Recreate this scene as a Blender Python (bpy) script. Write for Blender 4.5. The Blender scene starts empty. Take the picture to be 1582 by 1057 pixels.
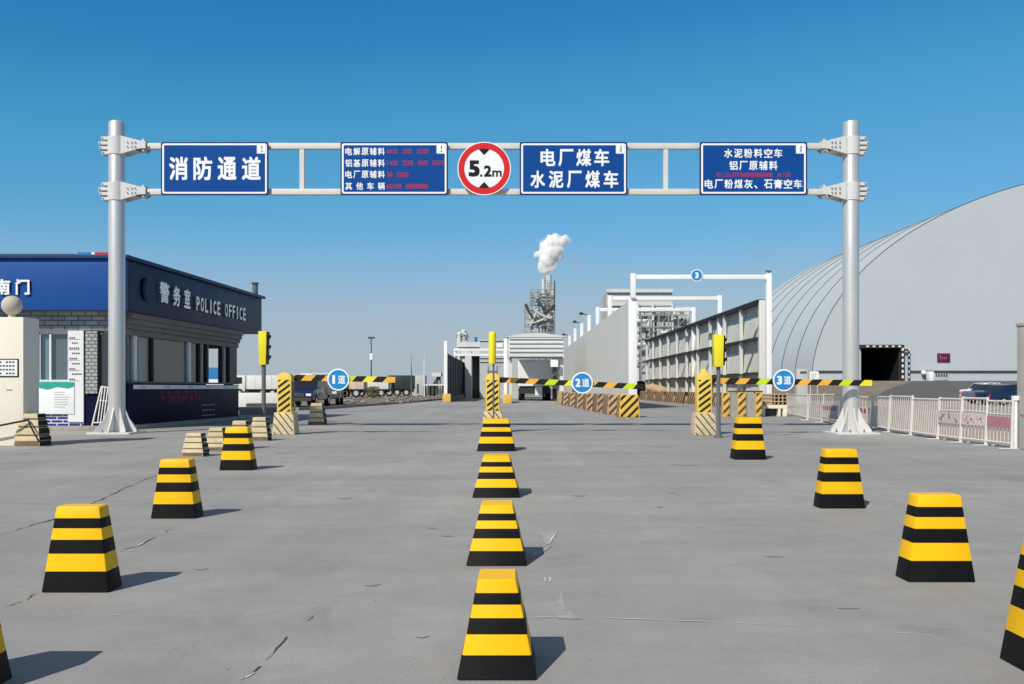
import bpy, bmesh, math, random
from mathutils import Vector
R = math.radians
random.seed(7)
S = bpy.context.scene
COL = S.collection

# ------------------------------------------------------------------ camera, sky, sun, exposure
F, CX, HY, H = 1400.0, 791.0, 600.0, 1.05        # focal length in photo pixels, centre column, horizon row, eye height
cam_d = bpy.data.cameras.new('camera')
cam_d.sensor_width = 36.0
cam_d.lens = F / 1582.0 * 36.0
cam_d.shift_y = (HY - 528.5) / 1582.0
cam_d.clip_start, cam_d.clip_end = 0.1, 6000
cam = bpy.data.objects.new('camera', cam_d)
cam.location = (0, 0, H)
cam.rotation_euler = (R(90), 0, 0)
COL.objects.link(cam)
S.camera = cam

SUN_EL, SUN_AZ = 43.0, 213.0       # azimuth clockwise from +Y (the view direction): behind and to the left
w = bpy.data.worlds.new('World')
S.world = w
w.use_nodes = True
nt = w.node_tree
sky = nt.nodes.new('ShaderNodeTexSky')
sky.sky_type = 'NISHITA'
sky.sun_disc = False
sky.sun_elevation = R(SUN_EL)
sky.sun_rotation = R(SUN_AZ)
sky.altitude = 0
sky.air_density = 1.0
sky.dust_density = 0.0
sky.ozone_density = 4.0


def lin(v):
    v /= 255.0
    return v / 12.92 if v <= 0.04045 else ((v + 0.055) / 1.055) ** 2.4


# colour response of the photograph's sky, then the pale band of dusty air that sits on the horizon all round
sc_in = nt.nodes.new('ShaderNodeVectorMath'); sc_in.operation = 'SCALE'; sc_in.inputs['Scale'].default_value = 0.1
cur = nt.nodes.new('ShaderNodeRGBCurve')
sc_out = nt.nodes.new('ShaderNodeVectorMath'); sc_out.operation = 'SCALE'; sc_out.inputs['Scale'].default_value = 10.0
for ch, pts_ in enumerate((((97, 46), (111, 70), (124, 88), (143, 106), (174, 135), (228, 180)), ((129, 128), (145, 152), (160, 163), (181, 175), (209, 188), (243, 205)), ((171, 186), (187, 201), (202, 211), (218, 220), (235, 224)))):
    cm = cur.mapping.curves[ch]
    cm.points[0].location = (0, 0)
    cm.points[1].location = (1, lin(205 + 10 * ch))
    for a_, b_ in pts_:
        cm.points.new(lin(a_), lin(b_))
cur.mapping.update()
nt.links.new(sky.outputs[0], sc_in.inputs[0]); nt.links.new(sc_in.outputs[0], cur.inputs['Color']); nt.links.new(cur.outputs[0], sc_out.inputs[0])
gm = nt.nodes.new('ShaderNodeTexCoord')
sx = nt.nodes.new('ShaderNodeSeparateXYZ'); nt.links.new(gm.outputs['Generated'], sx.inputs[0])
hz = nt.nodes.new('ShaderNodeMapRange'); hz.interpolation_type = 'SMOOTHSTEP'
hz.inputs[1].default_value, hz.inputs[2].default_value = 0.01, 0.19
hz.inputs[3].default_value, hz.inputs[4].default_value = 1.0, 0.0
nt.links.new(sx.outputs[2], hz.inputs[0])
mxs = nt.nodes.new('ShaderNodeMix'); mxs.data_type = 'RGBA'
nt.links.new(hz.outputs[0], mxs.inputs['Factor']); nt.links.new(sc_out.outputs[0], mxs.inputs[6])
mxs.inputs[7].default_value = (10 * lin(171), 10 * lin(184), 10 * lin(193), 1)
# unseen sky overhead, desaturated and dimmed a little so ambient light stays neutral
up = nt.nodes.new('ShaderNodeMapRange'); up.interpolation_type = 'SMOOTHSTEP'
up.inputs[1].default_value, up.inputs[2].default_value = 0.42, 0.62
nt.links.new(sx.outputs[2], up.inputs[0])
hsv = nt.nodes.new('ShaderNodeHueSaturation'); hsv.inputs['Saturation'].default_value = 0.45; hsv.inputs['Value'].default_value = 0.92
nt.links.new(sky.outputs[0], hsv.inputs['Color'])
mxu = nt.nodes.new('ShaderNodeMix'); mxu.data_type = 'RGBA'
nt.links.new(up.outputs[0], mxu.inputs['Factor']); nt.links.new(mxs.outputs[2], mxu.inputs[6]); nt.links.new(hsv.outputs[0], mxu.inputs[7])
nt.links.new(mxu.outputs[2], nt.nodes['Background'].inputs[0])
nt.nodes['Background'].inputs[1].default_value = 0.10
sd = bpy.data.lights.new('sun', 'SUN')
sd.energy = 4.5
sd.angle = R(0.53)
sd.color = (1.0, 0.925, 0.81)
sun = bpy.data.objects.new('sun', sd)
sun.rotation_euler = (R(90 - SUN_EL), 0, R(180 - SUN_AZ))
# aim: light travels from the sun towards the scene
sdir = Vector((math.sin(R(SUN_AZ)) * math.cos(R(SUN_EL)), math.cos(R(SUN_AZ)) * math.cos(R(SUN_EL)), math.sin(R(SUN_EL))))
sun.rotation_euler = (-sdir).to_track_quat('-Z', 'Y').to_euler()
sun.location = (-20, -20, 40)
COL.objects.link(sun)
S.view_settings.view_transform = 'Standard'
S.view_settings.look = 'None'
S.view_settings.gamma = 1.0
S.view_settings.exposure = 0.0
S.cycles.max_bounces = 40
S.cycles.volume_bounces = 40
S.cycles.transparent_max_bounces = 16


def P(px, py, Y):
    return Vector(((px - CX) / F * Y, Y, H - (py - HY) / F * Y))


def G(px, py):
    return P(px, py, F * H / (py - HY))


# ------------------------------------------------------------------ materials
def mat(name, col, rough=0.6, metal=0.0, var=0.12, scale=3.0, bump=0.0, bscale=40.0, spots=None, spec=0.25, rand=0.0, coat=0.0, streak=False):
    m = bpy.data.materials.new(name)
    m.use_nodes = True
    n, l = m.node_tree.nodes, m.node_tree.links
    b = n['Principled BSDF']
    b.inputs['Roughness'].default_value = rough
    b.inputs['Metallic'].default_value = metal
    b.inputs['Specular IOR Level'].default_value = spec
    b.inputs['Coat Weight'].default_value = coat
    tc = n.new('ShaderNodeTexCoord')
    oi = n.new('ShaderNodeObjectInfo')
    add = n.new('ShaderNodeVectorMath'); add.operation = 'MULTIPLY_ADD'
    l.new(oi.outputs['Random'], add.inputs[0])
    add.inputs[1].default_value = (37, 19, 53)
    l.new(tc.outputs['Object'], add.inputs[2])
    vec = add.outputs[0]
    if streak:
        mp = n.new('ShaderNodeMapping')
        mp.inputs['Scale'].default_value = (1, 1, 0.15)
        l.new(vec, mp.inputs[0]); vec2 = mp.outputs[0]
    else:
        vec2 = vec
    nz = n.new('ShaderNodeTexNoise')
    nz.inputs['Scale'].default_value = scale
    nz.inputs['Detail'].default_value = 8
    nz.inputs['Roughness'].default_value = 0.62
    l.new(vec2, nz.inputs['Vector'])
    mr = n.new('ShaderNodeMapRange')
    mr.inputs[1].default_value, mr.inputs[2].default_value = 0.25, 0.75
    mr.inputs[3].default_value, mr.inputs[4].default_value = 1 - var, 1 + var
    l.new(nz.outputs['Fac'], mr.inputs[0])
    mx = n.new('ShaderNodeVectorMath'); mx.operation = 'SCALE'
    mx.inputs[0].default_value = col[:3]
    l.new(mr.outputs[0], mx.inputs['Scale'])
    out = mx.outputs[0]
    if rand:
        m3 = n.new('ShaderNodeMapRange')
        m3.inputs[3].default_value, m3.inputs[4].default_value = 1 - rand, 1 + rand
        l.new(oi.outputs['Random'], m3.inputs[0])
        v3 = n.new('ShaderNodeVectorMath'); v3.operation = 'SCALE'
        l.new(out, v3.inputs[0]); l.new(m3.outputs[0], v3.inputs['Scale'])
        out = v3.outputs[0]
    if spots:                                     # worn or dirty patches: (colour, scale, threshold, strength)
        n2 = n.new('ShaderNodeTexNoise')
        n2.inputs['Scale'].default_value = spots[1]
        n2.inputs['Detail'].default_value = 6
        n2.inputs['Roughness'].default_value = 0.7
        l.new(vec2, n2.inputs['Vector'])
        m2 = n.new('ShaderNodeMapRange')
        m2.inputs[1].default_value, m2.inputs[2].default_value = spots[2], spots[2] + 0.09
        m2.inputs[3].default_value, m2.inputs[4].default_value = 0, spots[3]
        l.new(n2.outputs['Fac'], m2.inputs[0])
        mix = n.new('ShaderNodeMix'); mix.data_type = 'RGBA'
        l.new(m2.outputs[0], mix.inputs['Factor'])
        l.new(out, mix.inputs[6])
        mix.inputs[7].default_value = (*spots[0], 1)
        out = mix.outputs[2]
    l.new(out, b.inputs['Base Color'])
    rr = n.new('ShaderNodeMapRange')
    rr.inputs[3].default_value, rr.inputs[4].default_value = max(0.02, rough - 0.12), min(1, rough + 0.12)
    l.new(nz.outputs['Fac'], rr.inputs[0]); l.new(rr.outputs[0], b.inputs['Roughness'])
    if bump:
        n4 = n.new('ShaderNodeTexNoise')
        n4.inputs['Scale'].default_value = bscale
        n4.inputs['Detail'].default_value = 5
        l.new(vec, n4.inputs['Vector'])
        bp = n.new('ShaderNodeBump')
        bp.inputs['Strength'].default_value = bump
        bp.inputs['Distance'].default_value = 0.02
        l.new(n4.outputs['Fac'], bp.inputs['Height'])
        l.new(bp.outputs[0], b.inputs['Normal'])
    return m


def glass_mat(name, tint):
    m = bpy.data.materials.new(name)
    m.use_nodes = True
    n, l = m.node_tree.nodes, m.node_tree.links
    n.remove(n['Principled BSDF'])
    lw = n.new('ShaderNodeLayerWeight'); lw.inputs[0].default_value = 0.5
    pw = n.new('ShaderNodeMath'); pw.operation = 'POWER'; pw.inputs[1].default_value = 4.0
    l.new(lw.outputs['Facing'], pw.inputs[0])
    fr = n.new('ShaderNodeMath'); fr.operation = 'MULTIPLY_ADD'; fr.inputs[1].default_value = 0.35; fr.inputs[2].default_value = 0.09
    l.new(pw.outputs[0], fr.inputs[0])
    tr = n.new('ShaderNodeBsdfTransparent'); tr.inputs[0].default_value = (*tint, 1)
    gl = n.new('ShaderNodeBsdfGlossy'); gl.inputs['Roughness'].default_value = 0.03
    mx = n.new('ShaderNodeMixShader')
    l.new(fr.outputs[0], mx.inputs[0]); l.new(tr.outputs[0], mx.inputs[1]); l.new(gl.outputs[0], mx.inputs[2])
    l.new(mx.outputs[0], n['Material Output'].inputs[0])
    return m


def tile_mat(name, c1, c2, mortar, bw, bh):
    m = mat(name, c1, 0.35, var=0.1, scale=6)
    n, l = m.node_tree.nodes, m.node_tree.links
    b = n['Principled BSDF']
    tc = n.new('ShaderNodeTexCoord')
    sp = n.new('ShaderNodeSeparateXYZ'); cb = n.new('ShaderNodeCombineXYZ')
    l.new(tc.outputs['Object'], sp.inputs[0])
    l.new(sp.outputs[0], cb.inputs[0]); l.new(sp.outputs[2], cb.inputs[1])
    bt = n.new('ShaderNodeTexBrick')
    bt.inputs['Color1'].default_value = (*c1, 1); bt.inputs['Color2'].default_value = (*c2, 1)
    bt.inputs['Mortar'].default_value = (*mortar, 1)
    bt.inputs['Scale'].default_value = 1.0
    bt.inputs['Brick Width'].default_value = bw; bt.inputs['Row Height'].default_value = bh
    bt.inputs['Mortar Size'].default_value = 0.016
    l.new(cb.outputs[0], bt.inputs[0])
    l.new(bt.outputs[0], b.inputs['Base Color'])
    return m


def concrete_mat():
    m = bpy.data.materials.new('yard_concrete')
    m.use_nodes = True
    n, l = m.node_tree.nodes, m.node_tree.links
    b = n['Principled BSDF']
    tc = n.new('ShaderNodeTexCoord')

    def noise(scale, detail, rough=0.6, stretch=None, rot=0, dist=0.0):
        v = tc.outputs['Object']
        if stretch:
            mp = n.new('ShaderNodeMapping')
            mp.inputs['Scale'].default_value = stretch
            mp.inputs['Rotation'].default_value = (0, 0, R(rot))
            l.new(v, mp.inputs[0]); v = mp.outputs[0]
        t = n.new('ShaderNodeTexNoise')
        t.inputs['Scale'].default_value = scale
        t.inputs['Detail'].default_value = detail
        t.inputs['Roughness'].default_value = rough
        t.inputs['Distortion'].default_value = dist
        l.new(v, t.inputs['Vector'])
        return t.outputs['Fac']

    def remap(f, a, c, lo, hi):
        r = n.new('ShaderNodeMapRange')
        r.inputs[1].default_value, r.inputs[2].default_value = a, c
        r.inputs[3].default_value, r.inputs[4].default_value = lo, hi
        l.new(f, r.inputs[0]); return r.outputs[0]

    def mul(a, c):
        x = n.new('ShaderNodeMath'); x.operation = 'MULTIPLY'
        l.new(a, x.inputs[0]); l.new(c, x.inputs[1]); return x.outputs[0]
    f = remap(noise(0.16, 5, 0.6, dist=0.6), 0.3, 0.7, 0.86, 1.12)
    f = mul(f, remap(noise(0.5, 6, 0.65, (0.35, 1.6, 1), 24), 0.3, 0.7, 0.88, 1.10))
    f = mul(f, remap(noise(3.2, 7, 0.7), 0.25, 0.75, 0.90, 1.10))
    f = mul(f, remap(noise(90, 3, 0.7), 0.25, 0.75, 0.84, 1.16))
    f = mul(f, remap(noise(0.75, 8, 0.72, dist=1.2), 0.60, 0.74, 1.0, 0.80))      # oil and tyre stains
    f = mul(f, remap(noise(1.4, 8, 0.75, (0.15, 1.3, 1), 12), 0.62, 0.74, 1.0, 1.16))  # pale dusty scuffs
    f = mul(f, remap(noise(1.0, 4, 0.6, (1.3, 0.045, 1), 3), 0.35, 0.65, 0.94, 1.05))           # faint wheel paths along the lanes
    f = mul(f, remap(noise(0.33, 7, 0.7, dist=1.5), 0.56, 0.62, 1.0, 1.07))                     # worn pale patches
    vor = n.new('ShaderNodeTexVoronoi'); vor.feature = 'F1'
    vor.inputs['Scale'].default_value = 55
    l.new(tc.outputs['Object'], vor.inputs['Vector'])
    f = mul(f, remap(vor.outputs['Distance'], 0.05, 0.16, 0.86, 1.0))
    cr = n.new('ShaderNodeMix'); cr.data_type = 'RGBA'
    l.new(remap(noise(0.11, 4), 0.35, 0.65, 0, 1), cr.inputs['Factor'])
    cr.inputs[6].default_value = (0.270, 0.271, 0.277, 1)
    cr.inputs[7].default_value = (0.332, 0.319, 0.301, 1)
    sc = n.new('ShaderNodeVectorMath'); sc.operation = 'SCALE'
    l.new(cr.outputs[2], sc.inputs[0]); l.new(f, sc.inputs['Scale'])
    l.new(sc.outputs[0], b.inputs['Base Color'])
    l.new(remap(noise(1.1, 5), 0.3, 0.7, 0.68, 0.9), b.inputs['Roughness'])
    b.inputs['Specular IOR Level'].default_value = 0.35
    bp = n.new('ShaderNodeBump')
    bp.inputs['Strength'].default_value = 0.22
    bp.inputs['Distance'].default_value = 0.006
    l.new(noise(70, 6, 0.75), bp.inputs['Height'])
    bp2 = n.new('ShaderNodeBump')
    bp2.inputs['Strength'].default_value = 0.15
    bp2.inputs['Distance'].default_value = 0.05
    l.new(noise(2.2, 5, 0.6), bp2.inputs['Height'])
    l.new(bp.outputs[0], bp2.inputs['Normal'])
    l.new(bp2.outputs[0], b.inputs['Normal'])
    return m


M = dict(
    concrete=concrete_mat(),
    crack_and_shade_line=mat('crack_and_shade_dark', (0.10, 0.098, 0.095), 0.9, var=0.5, scale=5),
    spall=mat('pale_spall', (0.345, 0.338, 0.326), 0.95, var=0.25, scale=14, bump=0.5, bscale=50),
    smudge=mat('rubber_smudge', (0.268, 0.266, 0.264), 0.8, var=0.3, scale=20),
    scuff=mat('crack_pale', (0.60, 0.60, 0.59), 0.9, var=0.35, scale=4),
    dirt=mat('dirt', (0.20, 0.165, 0.135), 0.95, var=0.3, scale=0.6, bump=0.4, bscale=6),
    sand=mat('sandy_ground', (0.34, 0.29, 0.25), 0.95, var=0.25, scale=0.8, bump=0.4, bscale=8),
    asphalt=mat('asphalt', (0.10, 0.10, 0.105), 0.9, var=0.2, scale=0.5, bump=0.3, bscale=20),
    kerb=mat('kerb_stone', (0.25, 0.24, 0.23), 0.9, var=0.2, scale=3),
    steel=mat('galvanised_steel', (0.66, 0.645, 0.62), 0.38, 0.5, var=0.06, scale=5, streak=True),
    white_steel=mat('pale_painted_steel', (0.62, 0.62, 0.615), 0.4, 0.0, var=0.07, scale=4, spots=((0.40, 0.34, 0.28), 9, 0.66, 0.35), streak=True),
    beam=mat('cream_painted_steel', (0.64, 0.62, 0.585), 0.45, 0.0, var=0.08, scale=3, spots=((0.42, 0.33, 0.26), 7, 0.66, 0.3)),
    bolt=mat('bolt_metal', (0.30, 0.31, 0.32), 0.4, 0.8),
    navy_edge=mat('sign_edge_navy', (0.010, 0.03, 0.10), 0.5, var=0.05),
    sign_white=mat('sign_white_film', (0.82, 0.84, 0.86), 0.45, var=0.03),
    sign_blue=mat('sign_blue_film', (0.006, 0.062, 0.27), 0.5, var=0.06, scale=1.2, spec=0.08),
    sign_red=mat('sign_red_film', (0.62, 0.02, 0.025), 0.4, var=0.05),
    led_red=mat('red_lettering_paint', (0.42, 0.03, 0.08), 0.5, var=0.15, scale=9),
    sign_black=mat('sign_black_film', (0.006, 0.006, 0.007), 0.5),
    disc_blue=mat('disc_blue_film', (0.02, 0.23, 0.55), 0.4, var=0.06),
    b_yellow=mat('bollard_yellow', (0.86, 0.485, 0.002), 0.5, var=0.07, scale=5, bump=0.10, bscale=60, spots=((0.30, 0.20, 0.05), 7, 0.70, 0.5), rand=0.04),
    b_black=mat('bollard_black', (0.006, 0.006, 0.0065), 0.55, var=0.3, scale=5, bump=0.10, bscale=60, spec=0.15, spots=((0.04, 0.038, 0.035), 6, 0.68, 0.4)),
    old_cream=mat('faded_cream_paint', (0.58, 0.48, 0.31), 0.85, var=0.2, scale=6, bump=0.3, bscale=30, spots=((0.25, 0.2, 0.14), 9, 0.6, 0.6), rand=0.08),
    old_brown=mat('faded_brown_paint', (0.16, 0.11, 0.075), 0.85, var=0.3, scale=8, bump=0.3, bscale=30, spots=((0.36, 0.29, 0.2), 9, 0.6, 0.5)),
    old_shade_black=mat('dusty_shade_black', (0.02, 0.018, 0.017), 0.8, var=0.3, scale=6, spots=((0.12, 0.1, 0.08), 9, 0.64, 0.5)),
    yellow=mat('cabinet_yellow', (0.78, 0.56, 0.10), 0.4, var=0.08, scale=5, spots=((0.42, 0.32, 0.1), 9, 0.67, 0.4)),
    lemon=mat('lemon_yellow', (0.80, 0.70, 0.03), 0.4, var=0.08, scale=4),
    lime=mat('lime_tape', (0.55, 0.70, 0.02), 0.4, var=0.1, scale=9),
    orange=mat('orange_tape', (0.80, 0.42, 0.06), 0.4, var=0.1, scale=9),
    stripe=mat('stripe_black', (0.016, 0.014, 0.012), 0.6, var=0.3, scale=8),
    b_yellow2=mat('jersey_yellow', (0.68, 0.44, 0.09), 0.75, var=0.16, scale=5, spots=((0.35, 0.24, 0.12), 7, 0.62, 0.5)),
    jersey_tan=mat('jersey_tan', (0.44, 0.31, 0.19), 0.85, var=0.2, scale=5, bump=0.3, bscale=20, spots=((0.20, 0.13, 0.09), 6, 0.6, 0.6), rand=0.12),
    jersey_brown=mat('jersey_brown', (0.11, 0.06, 0.04), 0.85, var=0.25, scale=6),
    old_conc=mat('old_concrete', (0.33, 0.31, 0.28), 0.9, var=0.2, scale=4, bump=0.4, bscale=20, spots=((0.18, 0.16, 0.13), 5, 0.6, 0.5)),
    pole_grey=mat('pole_grey', (0.15, 0.155, 0.165), 0.5, 0.2, var=0.12, scale=6, streak=True),
    pale_wall=mat('pale_panel', (0.61, 0.61, 0.575), 0.6, var=0.05, scale=0.8, spots=((0.48, 0.47, 0.44), 1.2, 0.64, 0.3), streak=True),
    rack_panel=mat('rack_panel', (0.60, 0.61, 0.57), 0.6, var=0.10, scale=1.2, streak=True, spots=((0.30, 0.29, 0.26), 2, 0.62, 0.4)),
    rack_dark=mat('rack_beam_dark', (0.06, 0.062, 0.06), 0.6, var=0.2, scale=3),
    rack_col=mat('rack_column', (0.60, 0.60, 0.57), 0.55, var=0.08, scale=3, streak=True),
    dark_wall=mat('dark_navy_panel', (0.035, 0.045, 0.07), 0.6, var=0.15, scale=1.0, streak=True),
    frame_white=mat('portal_white', (0.80, 0.81, 0.82), 0.45, var=0.05, scale=2, streak=True),
    side_dark=mat('fascia_side_dark', (0.016, 0.034, 0.088), 0.5, var=0.08, scale=1.0, streak=True),  # side fascia darker and greyer than the front one
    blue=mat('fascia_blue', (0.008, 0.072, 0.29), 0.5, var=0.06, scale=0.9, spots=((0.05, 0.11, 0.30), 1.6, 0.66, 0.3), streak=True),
    roof_trim=mat('roof_trim', (0.018, 0.05, 0.15), 0.5, var=0.1),
    soffit=mat('soffit_grey', (0.22, 0.20, 0.185), 0.8, var=0.2, scale=3),
    counter=mat('counter_navy', (0.005, 0.008, 0.034), 0.5, var=0.2, scale=2, spec=0.08),
    win_frame=mat('window_frame_white', (0.74, 0.75, 0.76), 0.4, var=0.04),
    dark_frame=mat('window_frame_dark', (0.045, 0.05, 0.06), 0.4, var=0.1),
    blind=mat('window_blind', (0.075, 0.092, 0.11), 0.7, var=0.12, scale=2),
    blind_pale=mat('window_blind_pale', (0.58, 0.62, 0.64), 0.7, var=0.12, scale=2),
    inner=mat('interior_grey', (0.17, 0.18, 0.20), 0.8, var=0.2, scale=1),
    glass=glass_mat('window_glass', (0.72, 0.80, 0.84)),
    chrome=mat('silver_letter', (0.62, 0.65, 0.68), 0.25, 0.8, var=0.06),
    brick_blue=tile_mat('blue_glazed_brick', (0.022, 0.022, 0.20), (0.03, 0.035, 0.27), (0.58, 0.60, 0.64), 0.30, 0.085),
    brick_pale=tile_mat('pale_brick_column', (0.42, 0.43, 0.43), (0.34, 0.36, 0.36), (0.15, 0.155, 0.16), 0.16, 0.09),
    brick_grey=tile_mat('grey_tile_band', (0.24, 0.26, 0.27), (0.40, 0.42, 0.42), (0.10, 0.11, 0.12), 0.34, 0.12),
    cream=mat('cream_plaster', (0.78, 0.73, 0.62), 0.8, var=0.07, scale=2, bump=0.15, bscale=30, spots=((0.55, 0.49, 0.40), 2, 0.62, 0.3), streak=True),
    taupe=mat('taupe_plaster', (0.42, 0.39, 0.35), 0.85, var=0.08, scale=2, bump=0.15, bscale=30),
    ball=mat('ball_stone', (0.50, 0.45, 0.38), 0.7, var=0.12, scale=6),
    paper=mat('printed_paper', (0.80, 0.82, 0.82), 0.5, var=0.03),
    teal=mat('teal_header', (0.03, 0.36, 0.28), 0.5, var=0.15, scale=6),
    ink=mat('print_ink', (0.05, 0.055, 0.06), 0.7),
    pale_ink=mat('faint_print_ink', (0.40, 0.42, 0.42), 0.7),
    rail_white=mat('fence_white', (0.68, 0.65, 0.62), 0.5, var=0.12, scale=6, spots=((0.42, 0.34, 0.28), 8, 0.62, 0.5)),
    banner_pink=mat('faded_pink_banner', (0.50, 0.22, 0.24), 0.8, var=0.12, scale=5),
    banner_beige=mat('beige_banner', (0.62, 0.54, 0.49), 0.85, var=0.15, scale=4),
    red_mark=mat('faded_red_print', (0.38, 0.06, 0.10), 0.8, var=0.3, scale=6),
    membrane=mat('dome_membrane', (0.468, 0.515, 0.55), 0.55, var=0.03, scale=0.12, spots=((0.40, 0.44, 0.47), 0.16, 0.6, 0.3)),
    membrane_seam=mat('membrane_weld', (0.44, 0.487, 0.522), 0.6, var=0.05),
    seam=mat('dome_seam', (0.035, 0.035, 0.035), 0.7),
    dome_dark=mat('doorway_dark', (0.012, 0.012, 0.018), 0.8),
    maroon=mat('maroon_board', (0.16, 0.008, 0.05), 0.5, var=0.15, scale=2),
    far_grey=mat('far_industrial_grey', (0.46, 0.48, 0.48), 0.7, var=0.10, scale=0.5, streak=True),
    far_pale=mat('far_industrial_pale', (0.62, 0.63, 0.62), 0.6, var=0.08, scale=0.4, streak=True),
    far_steel=mat('far_steelwork', (0.30, 0.31, 0.315), 0.6, var=0.25, scale=0.5),
    far_dark=mat('far_industrial_dark', (0.07, 0.075, 0.08), 0.7, var=0.2, scale=1),
    car_blue=mat('car_paint_navy', (0.008, 0.026, 0.085), 0.25, 0.2, var=0.05, coat=0.6),
    car_green=mat('car_paint_grey_green', (0.11, 0.13, 0.125), 0.35, 0.2, var=0.08, coat=0.4),
    car_steel=mat('car_paint_steel_blue', (0.13, 0.20, 0.30), 0.3, 0.3, var=0.05, coat=0.5),
    car_white=mat('car_paint_white', (0.75, 0.76, 0.77), 0.35, 0.0, var=0.04, coat=0.4),
    car_glass=mat('car_glass', (0.012, 0.015, 0.02), 0.08, 0.0, var=0.02, spec=0.8),
    rubber=mat('tyre_rubber', (0.014, 0.014, 0.014), 0.85),
    truck_white=mat('truck_white', (0.70, 0.70, 0.68), 0.5, var=0.08, scale=1.2, spots=((0.45, 0.42, 0.36), 1.5, 0.62, 0.4)),
    truck_dark=mat('truck_dark', (0.03, 0.045, 0.045), 0.5, var=0.2, scale=1.5),
    truck_green=mat('truck_green', (0.03, 0.12, 0.09), 0.5, var=0.2, scale=1.5),
    truck_cream=mat('truck_cream', (0.62, 0.52, 0.40), 0.6, var=0.15, scale=1.5),
    lampglass=mat('headlight_lens', (0.75, 0.78, 0.80), 0.15),
    leaf=mat('olive_leaf', (0.17, 0.18, 0.09), 0.8, var=0.4, scale=3),
    twig=mat('twig_bark', (0.10, 0.08, 0.06), 0.9),
    sheet_blue=mat('blue_sheet', (0.03, 0.20, 0.48), 0.5, var=0.08),
    timber=mat('pallet_timber', (0.45, 0.34, 0.22), 0.85, var=0.25, scale=5),
    rope=mat('black_chain', (0.012, 0.012, 0.012), 0.6),
)


# ------------------------------------------------------------------ mesh helpers
def vec(a):
    return Vector(a)


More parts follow.
